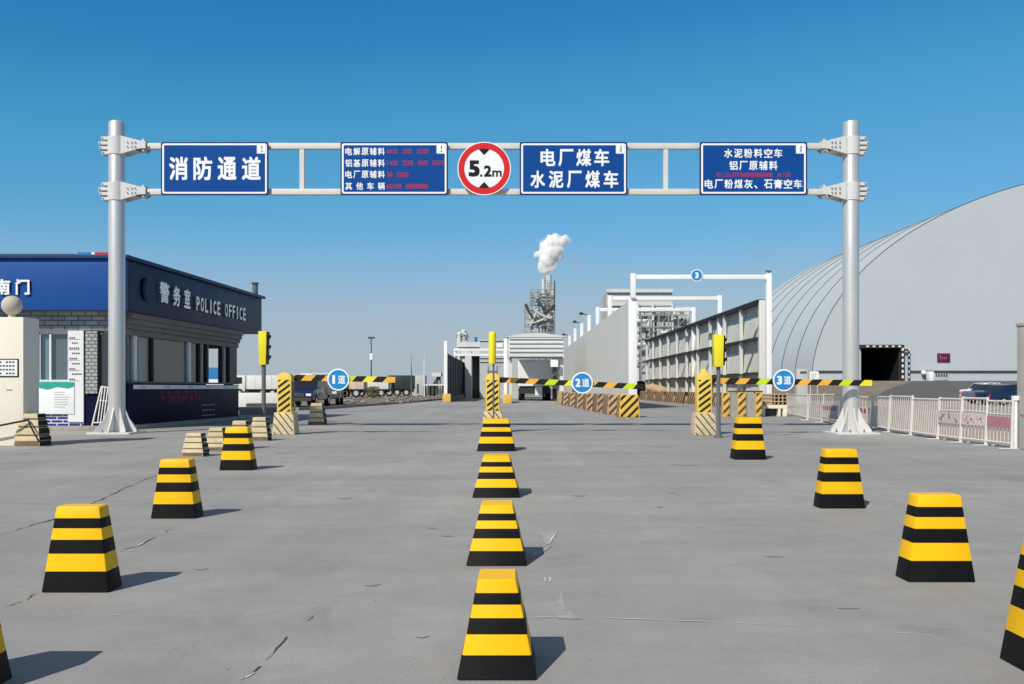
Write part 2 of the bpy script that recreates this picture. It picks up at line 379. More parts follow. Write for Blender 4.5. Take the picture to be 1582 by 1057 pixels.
class MB:
    def __init__(self, *mats):
        self.v, self.f, self.mi, self.mats, self.c = [], [], [], list(mats), 0

    def use(self, i):
        self.c = i; return self

    def face(self, pts):
        k = len(self.v)
        self.v += [tuple(p) for p in pts]
        self.f.append(tuple(range(k, k + len(pts)))); self.mi.append(self.c)

    def raw(self, verts, faces):
        k = len(self.v)
        self.v += [tuple(p) for p in verts]
        for f in faces:
            self.f.append(tuple(i + k for i in f)); self.mi.append(self.c)

    def hexa(self, a):          # a: 4 bottom (ccw) + 4 top
        self.raw(a, [(3, 2, 1, 0), (4, 5, 6, 7), (0, 1, 5, 4), (1, 2, 6, 5), (2, 3, 7, 6), (3, 0, 4, 7)])

    def box(self, x0, x1, y0, y1, z0, z1):
        self.hexa([(x0, y0, z0), (x1, y0, z0), (x1, y1, z0), (x0, y1, z0), (x0, y0, z1), (x1, y0, z1), (x1, y1, z1), (x0, y1, z1)])

    def bar(self, p, q, wd, ht, up=(0, 0, 1)):      # rectangular bar from p to q
        p, q, up = vec(p), vec(q), vec(up)
        d = (q - p).normalized()
        s = d.cross(up)
        if s.length < 1e-6:
            s = d.cross(Vector((0, 1, 0)))
        s.normalize(); u = s.cross(d).normalized()
        s, u = s * wd / 2, u * ht / 2
        self.hexa([p - s - u, p + s - u, q + s - u, q - s - u, p - s + u, p + s + u, q + s + u, q - s + u])

    def tube(self, p, q, r, r2=None, n=16, cap=True):
        p, q = vec(p), vec(q)
        r2 = r if r2 is None else r2
        d = (q - p).normalized()
        a = d.cross(Vector((0, 0, 1)) if abs(d.z) < 0.9 else Vector((0, 1, 0))).normalized()
        b = d.cross(a)
        vs = []
        for c, rr in ((p, r), (q, r2)):
            for i in range(n):
                t = 2 * math.pi * i / n
                vs.append(c + a * math.cos(t) * rr + b * math.sin(t) * rr)
        fs = [(i, (i + 1) % n, n + (i + 1) % n, n + i) for i in range(n)]
        if cap:
            fs += [tuple(range(n - 1, -1, -1)), tuple(range(n, 2 * n))]
        self.raw(vs, fs)

    def path(self, pts, r, n=8):
        for a, b in zip(pts, pts[1:]):
            self.tube(a, b, r, n=n)

    def lathe(self, prof, c, n=24):       # prof [(r,z)], bottom to top
        c = vec(c); vs, fs = [], []
        for r, z in prof:
            for i in range(n):
                t = 2 * math.pi * i / n
                vs.append((c.x + r * math.cos(t), c.y + r * math.sin(t), c.z + z))
        for k in range(len(prof) - 1):
            for i in range(n):
                j = (i + 1) % n
                fs.append((k * n + i, k * n + j, (k + 1) * n + j, (k + 1) * n + i))
        fs.append(tuple(range(n - 1, -1, -1)))
        fs.append(tuple(range((len(prof) - 1) * n, len(prof) * n)))
        self.raw(vs, fs)

    def loft(self, rings):
        n = len(rings[0]); vs = [p for r in rings for p in r]; fs = []
        for k in range(len(rings) - 1):
            for i in range(n):
                j = (i + 1) % n
                fs.append((k * n + i, k * n + j, (k + 1) * n + j, (k + 1) * n + i))
        fs.append(tuple(range(n - 1, -1, -1)))
        fs.append(tuple(range((len(rings) - 1) * n, len(rings) * n)))
        self.raw(vs, fs)

    def prism(self, poly, O, u, v, t):     # 2-D polygon extruded by t along u x v
        O, u, v = vec(O), vec(u), vec(v)
        nn = u.cross(v).normalized() * t
        a = [O + u * x + v * y for x, y in poly]
        b = [p + nn for p in a]
        n = len(a)
        self.raw(a + b, [tuple(range(n - 1, -1, -1)), tuple(range(n, 2 * n))] + [(i, (i + 1) % n, n + (i + 1) % n, n + i) for i in range(n)])

    def text(self, body, O, u, v, w, h, t=0.012, bold=0.02, squeeze=True):     # centred on O, fitted to w x h
        c = bpy.data.curves.new('lettering', 'FONT')
        c.body = body; c.extrude = 0.5; c.resolution_u = 3
        o = bpy.data.objects.new('lettering', c)
        COL.objects.link(o)
        dg = bpy.context.evaluated_depsgraph_get()
        e = o.evaluated_get(dg); me = e.to_mesh()
        co = [Vector(x.co) for x in me.vertices]; fs = [tuple(p.vertices) for p in me.polygons]
        e.to_mesh_clear()
        bpy.data.objects.remove(o); bpy.data.curves.remove(c)
        if not co:
            return
        x0, x1 = min(p.x for p in co), max(p.x for p in co)
        y0, y1 = min(p.y for p in co), max(p.y for p in co)
        O, u, v = vec(O), vec(u), vec(v)
        nn = u.cross(v).normalized()
        sx, sy = w / max(x1 - x0, 1e-6), h / max(y1 - y0, 1e-6)
        if not squeeze:
            sx = sy = min(sx, sy)
        # heavier strokes: the glyph struck several times, slightly shifted, each a hair prouder than the last
        k = bold * 1.0
        sx *= 1 - 2 * k / max(x1 - x0, 0.2); sy *= 1 - 2 * k / max(y1 - y0, 0.2)
        for i, (a, b) in enumerate(((-1, -1), (1, -1), (-1, 1), (1, 1)) if k > 0 else ((0, 0),)):
            lift = nn * (0.0004 * i)
            self.raw([O + lift + u * ((p.x - (x0 + x1) / 2) * sx + a * k * sx) + v * ((p.y - (y0 + y1) / 2) * sy + b * k * sy) + nn * (p.z + 0.5) * t for p in co], fs)

    def build(self, name, parent=None, origin=None, bevel=0.0, smooth=None, seg=2):
        off = Vector((0, 0, 0))
        if parent is not None:
            p = parent
            while p is not None:
                off += p.location; p = p.parent
        elif origin is not None:
            off = vec(origin)
        me = bpy.data.meshes.new(name)
        me.from_pydata([(x - off.x, y - off.y, z - off.z) for x, y, z in self.v], [], self.f)
        for m in self.mats:
            me.materials.append(m)
        for p, i in zip(me.polygons, self.mi):
            p.material_index = i
        bm = bmesh.new(); bm.from_mesh(me)
        if bevel:
            es = [e for e in bm.edges if len(e.link_faces) == 2 and e.calc_face_angle(0) > 0.5]
            bmesh.ops.bevel(bm, geom=es, offset=bevel, segments=seg, profile=0.6, affect='EDGES', clamp_overlap=True)
        bmesh.ops.recalc_face_normals(bm, faces=bm.faces)
        bm.to_mesh(me); bm.free()
        if smooth or bevel:
            for p in me.polygons:
                p.use_smooth = True
            me.set_sharp_from_angle(angle=R(smooth or 35))
        o = bpy.data.objects.new(name, me)
        COL.objects.link(o)
        if parent is not None:
            o.parent = parent
        elif origin is not None:
            o.location = off
        return o


def tag(o, label=None, cat=None, group=None, kind=None):
    if label: o['label'] = label
    if cat: o['category'] = cat
    if group: o['group'] = group
    if kind: o['kind'] = kind
    return o


def empty(name, loc, label, cat, group=None):
    o = bpy.data.objects.new(name, None)
    COL.objects.link(o)
    o.location = loc
    return tag(o, label, cat, group)


def copy_tree(o, parent=None):
    c = o.copy(); COL.objects.link(c)
    if parent is not None: c.parent = parent
    for ch in list(o.children): copy_tree(ch, c)
    return c


def place(o, loc, rz=0, label=None, group=None):
    o.location = loc; o.rotation_euler.z = rz
    if label: o['label'] = label
    if group: o['group'] = group
    return o


def rrect(w, h, r, n=5):       # rounded rectangle centred on 0
    pts = []
    for cx, cy, a in ((w / 2 - r, h / 2 - r, 0), (-w / 2 + r, h / 2 - r, 90), (-w / 2 + r, -h / 2 + r, 180), (w / 2 - r, -h / 2 + r, 270)):
        for i in range(n):
            t = R(a + 90 * i / (n - 1))
            pts.append((cx + r * math.cos(t), cy + r * math.sin(t)))
    return pts


def ngon(r, n=48):
    return [(r * math.cos(2 * math.pi * i / n), r * math.sin(2 * math.pi * i / n)) for i in range(n)]


def clip(poly, x0, x1, y0, y1):
    def cut(p, inside, inter):
        out = []
        for a, b in zip(p, p[1:] + p[:1]):
            if inside(a):
                out.append(a)
                if not inside(b): out.append(inter(a, b))
            elif inside(b): out.append(inter(a, b))
        return out
    def ix(c):
        return lambda a, b: (c, a[1] + (b[1] - a[1]) * (c - a[0]) / (b[0] - a[0]))
    def iy(c):
        return lambda a, b: (a[0] + (b[0] - a[0]) * (c - a[1]) / (b[1] - a[1]), c)
    for ins, it in ((lambda p: p[0] >= x0 - 1e-9, ix(x0)), (lambda p: p[0] <= x1 + 1e-9, ix(x1)), (lambda p: p[1] >= y0 - 1e-9, iy(y0)), (lambda p: p[1] <= y1 + 1e-9, iy(y1))):
        if len(poly) < 3: return []
        poly = cut(poly, ins, it)
    return poly if len(poly) >= 3 else []


def stripes(mb, O, u, v, w, h, period, thick, slope, t=0.004):     # diagonal stripes on a w x h face whose lower left is O
    k = -abs(slope) * w - period
    while k < h + abs(slope) * w + period:
        p = clip([(0, k), (w, k + slope * w), (w, k + slope * w + thick), (0, k + thick)], 0, w, 0, h)
        if len(p) >= 3:
            mb.prism(p, O, u, v, t)
        k += period


UX, UZ = Vector((1, 0, 0)), Vector((0, 0, 1))

# ------------------------------------------------------------------ ground
g = MB(M['dirt'])
g.face([(-3000, -300, -0.02), (3000, -300, -0.02), (3000, 4000, -0.02), (-3000, 4000, -0.02)])
tag(g.build('ground'), 'flat brown dirt plain reaching the horizon', 'ground', kind='structure')

yard = MB(M['concrete'], M['crack_and_shade_line'], M['scuff'], M['spall'], M['smudge'])
KERB = [(-40, 43.0), (-10.2, 43.0), (-9.3, 46.0), (-7.6, 62.0), (-6.2, 84.0)]
yard.face([(-40, -15, 0), (9.35, -15, 0), (9.1, 18, 0), (9.3, 28, 0), (12.2, 40, 0), (13.4, 47, 0), (13.4, 130, 0), (-6.2, 130, 0)] + [(x, y, 0) for x, y in reversed(KERB)])


def crack_and_shade_line(pts, wd, mi, dash=0.0):
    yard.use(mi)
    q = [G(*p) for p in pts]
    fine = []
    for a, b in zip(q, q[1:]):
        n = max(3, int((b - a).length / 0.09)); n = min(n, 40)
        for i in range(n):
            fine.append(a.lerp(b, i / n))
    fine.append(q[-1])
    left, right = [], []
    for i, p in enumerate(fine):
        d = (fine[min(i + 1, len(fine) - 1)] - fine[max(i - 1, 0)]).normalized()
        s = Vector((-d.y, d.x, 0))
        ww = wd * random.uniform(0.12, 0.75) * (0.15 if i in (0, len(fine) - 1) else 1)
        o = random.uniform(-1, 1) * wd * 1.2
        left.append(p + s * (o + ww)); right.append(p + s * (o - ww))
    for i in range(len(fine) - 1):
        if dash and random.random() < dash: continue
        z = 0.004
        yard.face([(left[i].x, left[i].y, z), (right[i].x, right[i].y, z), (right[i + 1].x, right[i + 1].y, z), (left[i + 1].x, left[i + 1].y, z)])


crack_and_shade_line([(-40, 838), (0, 827), (90, 800), (150, 775), (215, 745), (245, 734)], 0.012, 1)
crack_and_shade_line([(0, 705), (60, 699), (100, 696), (150, 690), (245, 683), (270, 681)], 0.02, 1, 0.3)
crack_and_shade_line([(455, 668), (520, 667.5), (600, 666), (690, 666)], 0.05, 1, 0.2)  # dark ribbon painted as the cast shadow line of an overhead frame
crack_and_shade_line([(795, 670), (840, 668), (932, 665), (1060, 664)], 0.05, 1, 0.25)  # further stretch of the painted shadow line across the lanes
crack_and_shade_line([(1155, 672), (1245, 671)], 0.05, 1)
crack_and_shade_line([(370, 1052), (390, 1040), (420, 1012), (445, 985), (475, 960), (490, 948)], 0.005, 1, 0.3)
crack_and_shade_line([(372, 1050), (385, 1043), (398, 1040)], 0.010, 2)
crack_and_shade_line([(0, 938), (15, 936), (40, 928), (55, 917)], 0.006, 1, 0.2)
crack_and_shade_line([(180, 855), (193, 850), (215, 843), (240, 830), (268, 815)], 0.007, 1, 0.3)
crack_and_shade_line([(190, 851), (200, 853), (215, 842), (238, 833)], 0.008, 2, 0.3)
crack_and_shade_line([(810, 955), (880, 953), (960, 957), (1110, 962), (1200, 966), (1290, 969)], 0.006, 2, 0.08)
crack_and_shade_line([(1375, 978), (1410, 980), (1450, 985)], 0.004, 2)
crack_and_shade_line([(815, 868), (835, 850), (850, 838), (858, 824)], 0.007, 2, 0.3)
crack_and_shade_line([(140, 953), (170, 951), (196, 952)], 0.004, 2, 0.3)
crack_and_shade_line([(90, 952), (102, 951)], 0.006, 2)
crack_and_shade_line([(1200, 786), (1230, 788)], 0.004, 1)
crack_and_shade_line([(1440, 936), (1452, 938)], 0.003, 1)
crack_and_shade_line([(1560, 740), (1582, 740)], 0.006, 1)


def patch(pts, mi, jit=1.2):         # a ragged flaked or stained area of the slab
    yard.use(mi)
    out = []
    for a, b in zip(pts, pts[1:] + pts[:1]):
        for k in range(4):
            t = k / 4
            j = jit if k else 0
            q = G(a[0] + (b[0] - a[0]) * t + random.uniform(-j, j), a[1] + (b[1] - a[1]) * t + random.uniform(-j, j) * 0.6)
            out.append((q.x, q.y, 0.003))
    yard.face(out)


patch([(867, 914), (871, 926), (873, 938), (882, 947), (894, 953), (900, 957), (864, 957), (855, 951), (862, 943), (858, 936), (864, 928)], 3)
patch([(828, 824), (862, 821), (856, 833), (849, 842), (841, 839), (838, 831)], 3)
patch([(845, 846), (853, 844), (838, 855), (826, 862), (815, 866), (822, 858)], 3)
patch([(841, 893), (843, 893), (843, 899), (841, 899)], 2, 0.3)
patch([(849, 892), (852, 893), (851, 899), (848, 899)], 2, 0.3)
for a_, b_ in (((882, 766), (906, 766)), ((660, 816), (676, 817)), ((680, 828), (700, 829)), ((1012, 783), (1025, 784)), ((1030, 761), (1048, 763)), ((1035, 718), (1080, 719)), ((560, 905), (590, 903)),
               ((520, 770), (545, 769)), ((300, 880), (325, 878)), ((1180, 860), (1215, 861)), ((1290, 940), (1330, 941)), ((420, 700), (455, 700)), ((1000, 690), (1040, 690)), ((640, 985), (665, 983))):
    patch([(a_[0], a_[1]), ((a_[0] + b_[0]) / 2, a_[1] - 1.4), b_, ((a_[0] + b_[0]) / 2, a_[1] + 1.6)], 4, 0.5)
for k in range(260):                  # loose grit and small flakes
    px_, py_ = random.uniform(20, 1560), 690 + 360 * random.random() ** 1.3
    r_ = random.uniform(0.4, 1.3) * (py_ - 560) / 400
    patch([(px_ - r_, py_), (px_, py_ - r_ * .5), (px_ + r_, py_), (px_, py_ + r_ * .5)], random.choice((1, 3, 3, 3, 4)), 0.2)
tag(yard.build('paved_yard'), 'grey weathered concrete yard with cracks, scuffs and painted shadow lines', 'pavement', kind='structure')

lot = MB(M['sand'])
lot.face([(9.35, -15, -0.008), (90, -15, -0.008), (90, 82, -0.008), (13.4, 82, -0.008), (13.4, 47, -0.008), (12.2, 40, -0.008), (9.3, 28, -0.008), (9.1, 18, -0.008)])
tag(lot.build('dirt_lot'), 'sandy ground behind the white fence', 'ground', kind='structure')

kb = MB(M['kerb'])
for a, b in zip(KERB[1:], KERB[2:]):
    kb.bar((a[0], a[1], 0.06), (b[0], b[1], 0.06), 0.18, 0.16)
tag(kb.build('kerb'), 'low kerb between the concrete yard and the dirt verge', 'kerb', kind='structure')
vg = MB(M['dirt'])
vg.face([(-10.29, 43, 0.10), (-9.39, 46, 0.10), (-7.69, 62, 0.10), (-6.29, 84, 0.10), (-8, 150, 0.10), (-80, 150, 0.10), (-80, 43, 0.10)])
tag(vg.build('dirt_verge'), 'brown dirt verge beyond the kerb', 'ground', kind='structure')

# slope rising to the dome
sl = MB(M['asphalt'], M['dirt'])
SEC = [(78, -0.004, 32.5), (84, 0.25, 33.5), (90, 1.0, 37.5), (97, 1.85, 43.0), (190, 1.9, 60.0)]
for (ya_, za_, xa_), (yb_, zb_, xb_) in zip(SEC, SEC[1:]):
    sl.use(1); sl.face([(14, ya_, za_), (xa_, ya_, za_), (xb_, yb_, zb_), (14, yb_, zb_)])
    sl.use(0); sl.face([(xa_, ya_, za_), (130, ya_, za_), (130, yb_, zb_), (xb_, yb_, zb_)])
tag(sl.build('ramp'), 'dark asphalt ramp rising to the storage dome', 'ramp', kind='structure')

# ------------------------------------------------------------------ gantry
GY = 21.0
gs = GY / F
PL, PR = P(180.5, 670, GY).x, P(1314.5, 670, GY).x
gantry = empty('height_limit_gantry', ((PL + PR) / 2, GY, 0), 'tall silver steel gantry on two round poles spanning the whole entrance', 'gantry')
ztop = P(0, 188, GY).z
for X in (PL, PR):
    m = MB(M['steel'])
    r = 12.2 * gs
    m.lathe([(r * 1.02, 0.05), (r, 2.0), (r * 0.99, ztop - 0.06), (r * 0.93, ztop - 0.02), (r * 0.7, ztop)], (X, GY, 0), 40)
    pole = m.build('pole', gantry, smooth=40)
    m = MB(M['white_steel'])
    m.box(X - 0.49, X + 0.49, GY - 0.49, GY + 0.49, 0.0, 0.045)
    bp_ = m.build('base_plate', gantry, bevel=0.008)
    for k in range(8):
        a = math.pi / 4 * k
        m = MB(M['white_steel'])
        d = Vector((math.cos(a), math.sin(a), 0)); s = Vector((-d.y, d.x, 0))
        reach = 0.46 if k % 2 == 0 else 0.49
        m.prism([(r * 0.9, 0.047), (reach, 0.047), (reach, 0.09), (r * 1.0 + 0.10, 0.36), (r * 0.98, 0.62), (r * 0.9, 0.62)],
                Vector((X, GY, 0)) - s * 0.012, d, UZ, 0.0 + 0.024 * (1 if d.cross(UZ).dot(s) > 0 else -1))
        m.build('gusset', gantry)
    for k in range(8):
        a = math.pi / 4 * k + math.pi / 8
        m = MB(M['bolt'])
        c = (X + 0.42 * math.cos(a), GY + 0.42 * math.sin(a), 0)
        m.tube((c[0], c[1], 0.046), (c[0], c[1], 0.075), 0.028, n=6)
        m.tube((c[0], c[1], 0.075), (c[0], c[1], 0.12), 0.014, n=8)
        m.build('anchor_bolt', gantry)
    m = MB(M['white_steel'])
    zc = P(0, 297, GY).z
    m.lathe([(r * 1.0, zc - 0.012), (r * 1.02, zc - 0.01), (r * 1.02, zc + 0.01), (r * 1.0, zc + 0.012)], (X, GY, 0), 40)
    m.build('weld_ring', gantry, smooth=40)

BEAMZ = [P(0, 226.5, GY).z, P(0, 297, GY).z]
XL, XR = P(229, 0, GY).x, P(1268, 0, GY).x
for z in BEAMZ:
    m = MB(M['beam'])
    m.box(XL, XR, GY - 0.065, GY + 0.065, z - 0.067, z + 0.067)
    m.build('chord', gantry, bevel=0.012)
for px in (331, 467, 609, 748, 886, 1028, 1164):
    m = MB(M['beam'])
    X = P(px, 0, GY).x
    m.box(X - 0.052, X + 0.052, GY - 0.052, GY + 0.052, BEAMZ[1] + 0.067, BEAMZ[0] - 0.067)
    m.build('upright', gantry)
for X, sgn in ((PL, 1), (PR, -1)):
    for z in BEAMZ:
        r = 0.185
        zz = z + (0.0)
        m = MB(M['white_steel'], M['bolt'])
        x0, x1 = X + sgn * r * 0.85, X + sgn * 0.53
        for yy in (-0.16, 0.16):            # two tapered cheek plates
            y = GY + yy
            a = [(x0, zz - 0.21), (x1, zz - 0.10), (x1 + sgn * 0.10, zz - 0.08), (x1 + sgn * 0.20, zz - 0.08), (x1 + sgn * 0.20, zz + 0.08), (x1 + sgn * 0.05, zz + 0.10), (x0, zz + 0.21)]
            m.prism(a, (0, y + 0.01, 0), UX, UZ, 0.02)
        for hz in (-0.12, 0.0, 0.12):       # ribs
            kk = 1 - abs(hz) * 0.5
            m.box(min(x0, x0 + sgn * 0.36 * kk), max(x0, x0 + sgn * 0.36 * kk), GY - 0.15, GY + 0.15, zz + hz - 0.01, zz + hz + 0.01)
        xe = X + sgn * 0.66
        m.box(xe - 0.025, xe + 0.025, GY - 0.13, GY + 0.13, zz - 0.14, zz + 0.14)
        m.use(1)
        for by in (-0.09, 0.09):
            for bz in (-0.10, 0.10):
                m.tube((xe - 0.05, GY + by, zz + bz), (xe + 0.05, GY + by, zz + bz), 0.018, n=6)
        for bx in (0.32, 0.42, 0.50):
            for bz in (-0.05, 0.05):
                m.tube((X + sgn * bx, GY - 0.20, zz + bz), (X + sgn * bx, GY - 0.165, zz + bz), 0.016, n=6)
        m.build('bracket', gantry)
        m = MB(M['white_steel'], M['bolt'])
        m.lathe([(r * 1.0, zz - 0.21), (r * 1.08, zz - 0.205), (r * 1.08, zz + 0.205), (r * 1.0, zz + 0.21)], (X, GY, 0), 32)
        for hz, ln in ((-0.17, 0.30), (-0.055, 0.36), (0.055, 0.38), (0.17, 0.32)):      # clamp ears on the outer side
            xa, xb = X - sgn * r * 0.9, X - sgn * ln
            m.box(min(xa, xb), max(xa, xb), GY - 0.11, GY + 0.11, zz + hz - 0.035, zz + hz + 0.035)
            m.use(1)
            m.tube((xb + sgn * 0.03, GY - 0.14, zz + hz), (xb + sgn * 0.03, GY - 0.11, zz + hz), 0.016, n=6)
            m.use(0)
        m.build('clamp', gantry, smooth=30)

# ------------------------------------------------------------------ signs on the gantry
SY = GY - 0.15
ss = SY / F


def blue_sign(cxp, label, rows, mark):
    c = P(cxp, 260.5, SY)
    root = empty('road_sign', (c.x, SY, c.z - 40.5 * ss), label, 'road sign', 'blue lane signs on the gantry')
    W, Hh = 166 * ss, 82 * ss
    m = MB(M['navy_edge'])
    m.prism(rrect(W, Hh, 3 * ss), (c.x, SY + 0.03, c.z), UX, UZ, 0.03)
    for dz in (0.30, -0.30):
        m.box(c.x - W * 0.48, c.x + W * 0.48, SY + 0.03, SY + 0.075, c.z + dz - 0.03, c.z + dz + 0.03)
    m.build('panel', root)
    m = MB(M['sign_white'])
    m.prism(rrect(W - 4.4 * ss, Hh - 4.4 * ss, 3 * ss), (c.x, SY, c.z), UX, UZ, 0.003)
    m.build('border', root)
    m = MB(M['sign_blue'])
    m.prism(rrect(W - 10 * ss, Hh - 10 * ss, 1.2 * ss), (c.x, SY - 0.003, c.z), UX, UZ, 0.003)
    m.build('face', root)
    tw = 13.5 * ss
    tx, tz = c.x + W / 2 - 4 * ss - tw / 2, c.z + Hh / 2 - 4 * ss - 7.0 * ss
    m = MB(M['sign_white'])
    m.prism(rrect(tw, 14 * ss, 0.8 * ss), (tx, SY - 0.006, tz), UX, UZ, 0.003)
    tg = m.build('corner_tag', root)
    m = MB(M['ink'])
    for ch, dz in zip(mark, (2.8, -2.8)):
        m.text(ch, (tx + 0.8 * ss, SY - 0.009, tz + dz * ss), UX, UZ, 3.2 * ss if ch != '1' else 1.4 * ss, 4.6 * ss, 0.002, 0.01)
    m.build('tag_mark', tg)
    m = MB(M['sign_white']); mr = MB(M['led_red'])
    for body, x0, x1, y0, y1, red, bold in rows:
        mm = mr if red else m
        a, b = P(x0, y1, SY), P(x1, y0, SY)
        mm.text(body, ((a.x + b.x) / 2, SY - 0.006, (a.z + b.z) / 2), UX, UZ, b.x - a.x, b.z - a.z, 0.004, bold)
    m.build('lettering', root)
    if mr.v:
        mr.build('red_lettering', root)
    return root


def spread(chars, x0, x1, y0, y1, wd, bold):
    n = len(chars)
    st = (x1 - x0 - wd) / (n - 1)
    out = []
    for i, ch in enumerate(chars):
        if ch == '、':
            out.append((ch, x0 + st * i, x0 + st * i + wd * 0.4, y1 - (y1 - y0) * 0.35, y1, False, bold))
        elif ch != ' ':
            out.append((ch, x0 + st * i, x0 + st * i + wd, y0, y1, False, bold))
    return out


blue_sign(331.5, 'blue road sign with four large white characters beside the police hut side pole',
          spread('消防通道', 261.5, 403, 242.5, 278.5, 29, 0.025), '1↓')
rows = spread('电解原辅料', 533.5, 594.5, 228.5, 240, 10.5, 0.02) + spread('铝基原辅料', 533.5, 594.5, 246.5, 258, 10.5, 0.02) + \
    spread('电厂原辅料', 533.5, 594.5, 264, 275.5, 10.5, 0.02) + spread('其他车辆', 533.5, 594.5, 282, 293.5, 10.5, 0.02)
for t_, a_, b_, y_ in (('6830', 598, 614, 234), ('0500', 622, 636, 234), ('02500', 644.5, 662, 234), ('1430', 598, 615, 252), ('2350', 622, 638, 252), ('40000', 645, 661, 252), ('0557.0', 668, 686, 252),
                       ('60', 598, 606.5, 270), ('23500', 612.5, 631, 270), ('60100', 598, 620, 288), ('88888888', 627, 661.5, 288)):
    rows.append((t_, a_, b_, y_ - 3.6, y_ + 3.6, True, 0.012))
blue_sign(609, 'blue road sign with four white rows followed by small red figures', rows, '1↓')
blue_sign(886, 'blue road sign with two rows of large white characters right of the round limit sign',
          spread('电厂煤车', 835, 941, 230.5, 257, 23, 0.025) + spread('水泥厂煤车', 819.5, 955, 264, 290.5, 22.5, 0.025), '2号')
rows = spread('水泥粉料空车', 1118.5, 1208.5, 230, 244, 13, 0.02) + spread('铝厂原辅料', 1126.5, 1201, 249, 263, 13, 0.02) + \
    spread('电厂粉煤灰、石膏空车', 1088.5, 1239, 277.5, 291.5, 13, 0.02)
for t_, a_, b_ in (('921.120.297', 1106, 1141, ), ('8888888888888', 1141.5, 1193), ('60', 1201, 1207), ('1290', 1210.5, 1221)):
    rows.append((t_, a_, b_, 267.2, 273.8, True, 0.012))
blue_sign(1164, 'blue road sign with three white rows and a red line, beside the end pole', rows, '3号')

c = P(748, 260.5, SY - 0.02)
ls = empty('height_limit_sign', (c.x, c.y, c.z - 41 * ss), 'round red rimmed white sign reading 5.2m at the middle of the gantry', 'road sign')
m = MB(M['sign_white']); m.prism(ngon(41.2 * ss, 72), (c.x, c.y + 0.02, c.z), UX, UZ, 0.022); m.build('plate', ls)
m = MB(M['sign_red'])
n_ = 72
for a, b in zip(range(n_), range(1, n_ + 1)):
    p = []
    for rr, t in ((30.6, a), (39.8, a), (39.8, b), (30.6, b)):
        p.append((rr * ss * math.cos(2 * math.pi * t / n_), rr * ss * math.sin(2 * math.pi * t / n_)))
    m.prism(p, (c.x, c.y - 0.002, c.z), UX, UZ, 0.003)
m.build('rim', ls)
for sg in (1, -1):
    m = MB(M['sign_black'])
    m.prism([(-8.6 * ss, sg * 29.6 * ss), (0, sg * 20.6 * ss), (8.6 * ss, sg * 29.6 * ss), (0, sg * 30.6 * ss)], (c.x, c.y - 0.0025, c.z), UX, UZ, 0.003)
    m.build('arrow', ls)
m = MB(M['sign_black'])
for t_, x0, x1, y0, y1, bo in (('5', 723.5, 741.5, 248, 273.5, 0.045), ('.', 741.8, 745, 270, 273.5, 0.02), ('2', 747.5, 759.5, 256, 273.5, 0.035), ('m', 760.5, 775, 263.8, 273.5, 0.02)):
    a, b = P(x0, y1, SY), P(x1, y0, SY)
    m.text(t_, ((a.x + b.x) / 2, c.y - 0.003, (a.z + b.z) / 2), UX, UZ, b.x - a.x, b.z - a.z, 0.004, bo)
m.build('lettering', ls)


# ------------------------------------------------------------------ bollards
def ring(cx, cy, z, wd, dp, r, n=3):
    return [(cx + x, cy + y, z) for x, y in rrect(wd, dp, min(r, wd * 0.2), n)]


def bollard(cx, y_front, wb, wt, h, db, dt, label, rz=0.0):
    cy = y_front + db / 2
    m = MB(M['b_yellow'], M['b_black'])
    zs = [0, 0.24, 0.446, 0.61, 0.744, 0.863, 0.985, 1.0]
    cols = [1, 0, 1, 0, 1, 0, 0]
    def sec(t, k=1.0):
        t2 = min(t, 1)
        return ring(0, 0, t * h, (wb + (wt - wb) * t2) * k, (db + (dt - db) * t2) * k, 0.010)
    rings = [sec(z) for z in zs[:-1]] + [sec(1.0, 0.955)]
    n = len(rings[0])
    for k in range(len(rings) - 1):
        m.use(cols[k])
        m.raw(rings[k] + rings[k + 1], [(i, (i + 1) % n, n + (i + 1) % n, n + i) for i in range(n)])
    m.use(0); m.face(rings[-1])
    m.use(1); m.face(list(reversed(rings[0])))
    o = m.build('striped_bollard', None, origin=(0, 0, 0), smooth=None)
    bm = bmesh.new(); bm.from_mesh(o.data); bmesh.ops.remove_doubles(bm, verts=bm.verts, dist=0.0005); bmesh.ops.recalc_face_normals(bm, faces=bm.faces); bm.to_mesh(o.data); bm.free()
    for p in o.data.polygons: p.use_smooth = True
    o.data.set_sharp_from_angle(angle=R(28))
    o.location = (cx, cy, 0.004); o.rotation_euler.z = rz
    tag(o, label, 'bollard', 'black and yellow banded bollards in three rows')
    return o


def row(pxc, yb, wb, wt, h, db, dt, label, rz=0):
    Y = F * H / (yb - HY)
    bollard((pxc - CX) / F * Y, Y, wb, wt, h, db, dt, label, rz)


row(767.5, 1052, 0.288, 0.140, 0.345, 0.34, 0.20, 'narrow striped bollard at the front end of the middle row')
row(767, 875, 0.359, 0.190, 0.345, 0.42, 0.26, 'second striped bollard of the middle row counting from the viewer')
row(766.5, 769.5, 0.46, 0.25, 0.39, 0.56, 0.42, 'third striped bollard of the middle row counting from the viewer')
row(766.5, 697.5, 0.645, 0.41, 0.53, 0.7, 0.55, 'squat wide striped bollard just in front of the middle yellow cabinet')
row(115.5, 916, 0.349, 0.224, 0.435, 0.17, 0.11, 'big striped bollard standing on the cracked concrete in front of the gate pillar with ball')
row(267, 801.6, 0.362, 0.233, 0.470, 0.21, 0.14, 'middle striped bollard of the row on the police hut side')
row(364, 727, 0.424, 0.28, 0.547, 0.25, 0.18, 'striped bollard hiding a faded cream one, farthest of the hut side row')
bollard(-1.985, 3.03, 0.35, 0.22, 0.42, 0.26, 0.17, 'striped bollard cut off by the left edge of the picture')
row(1456, 900, 0.365, 0.235, 0.465, 0.18, 0.12, 'big striped bollard nearest to the viewer on the storage dome side')
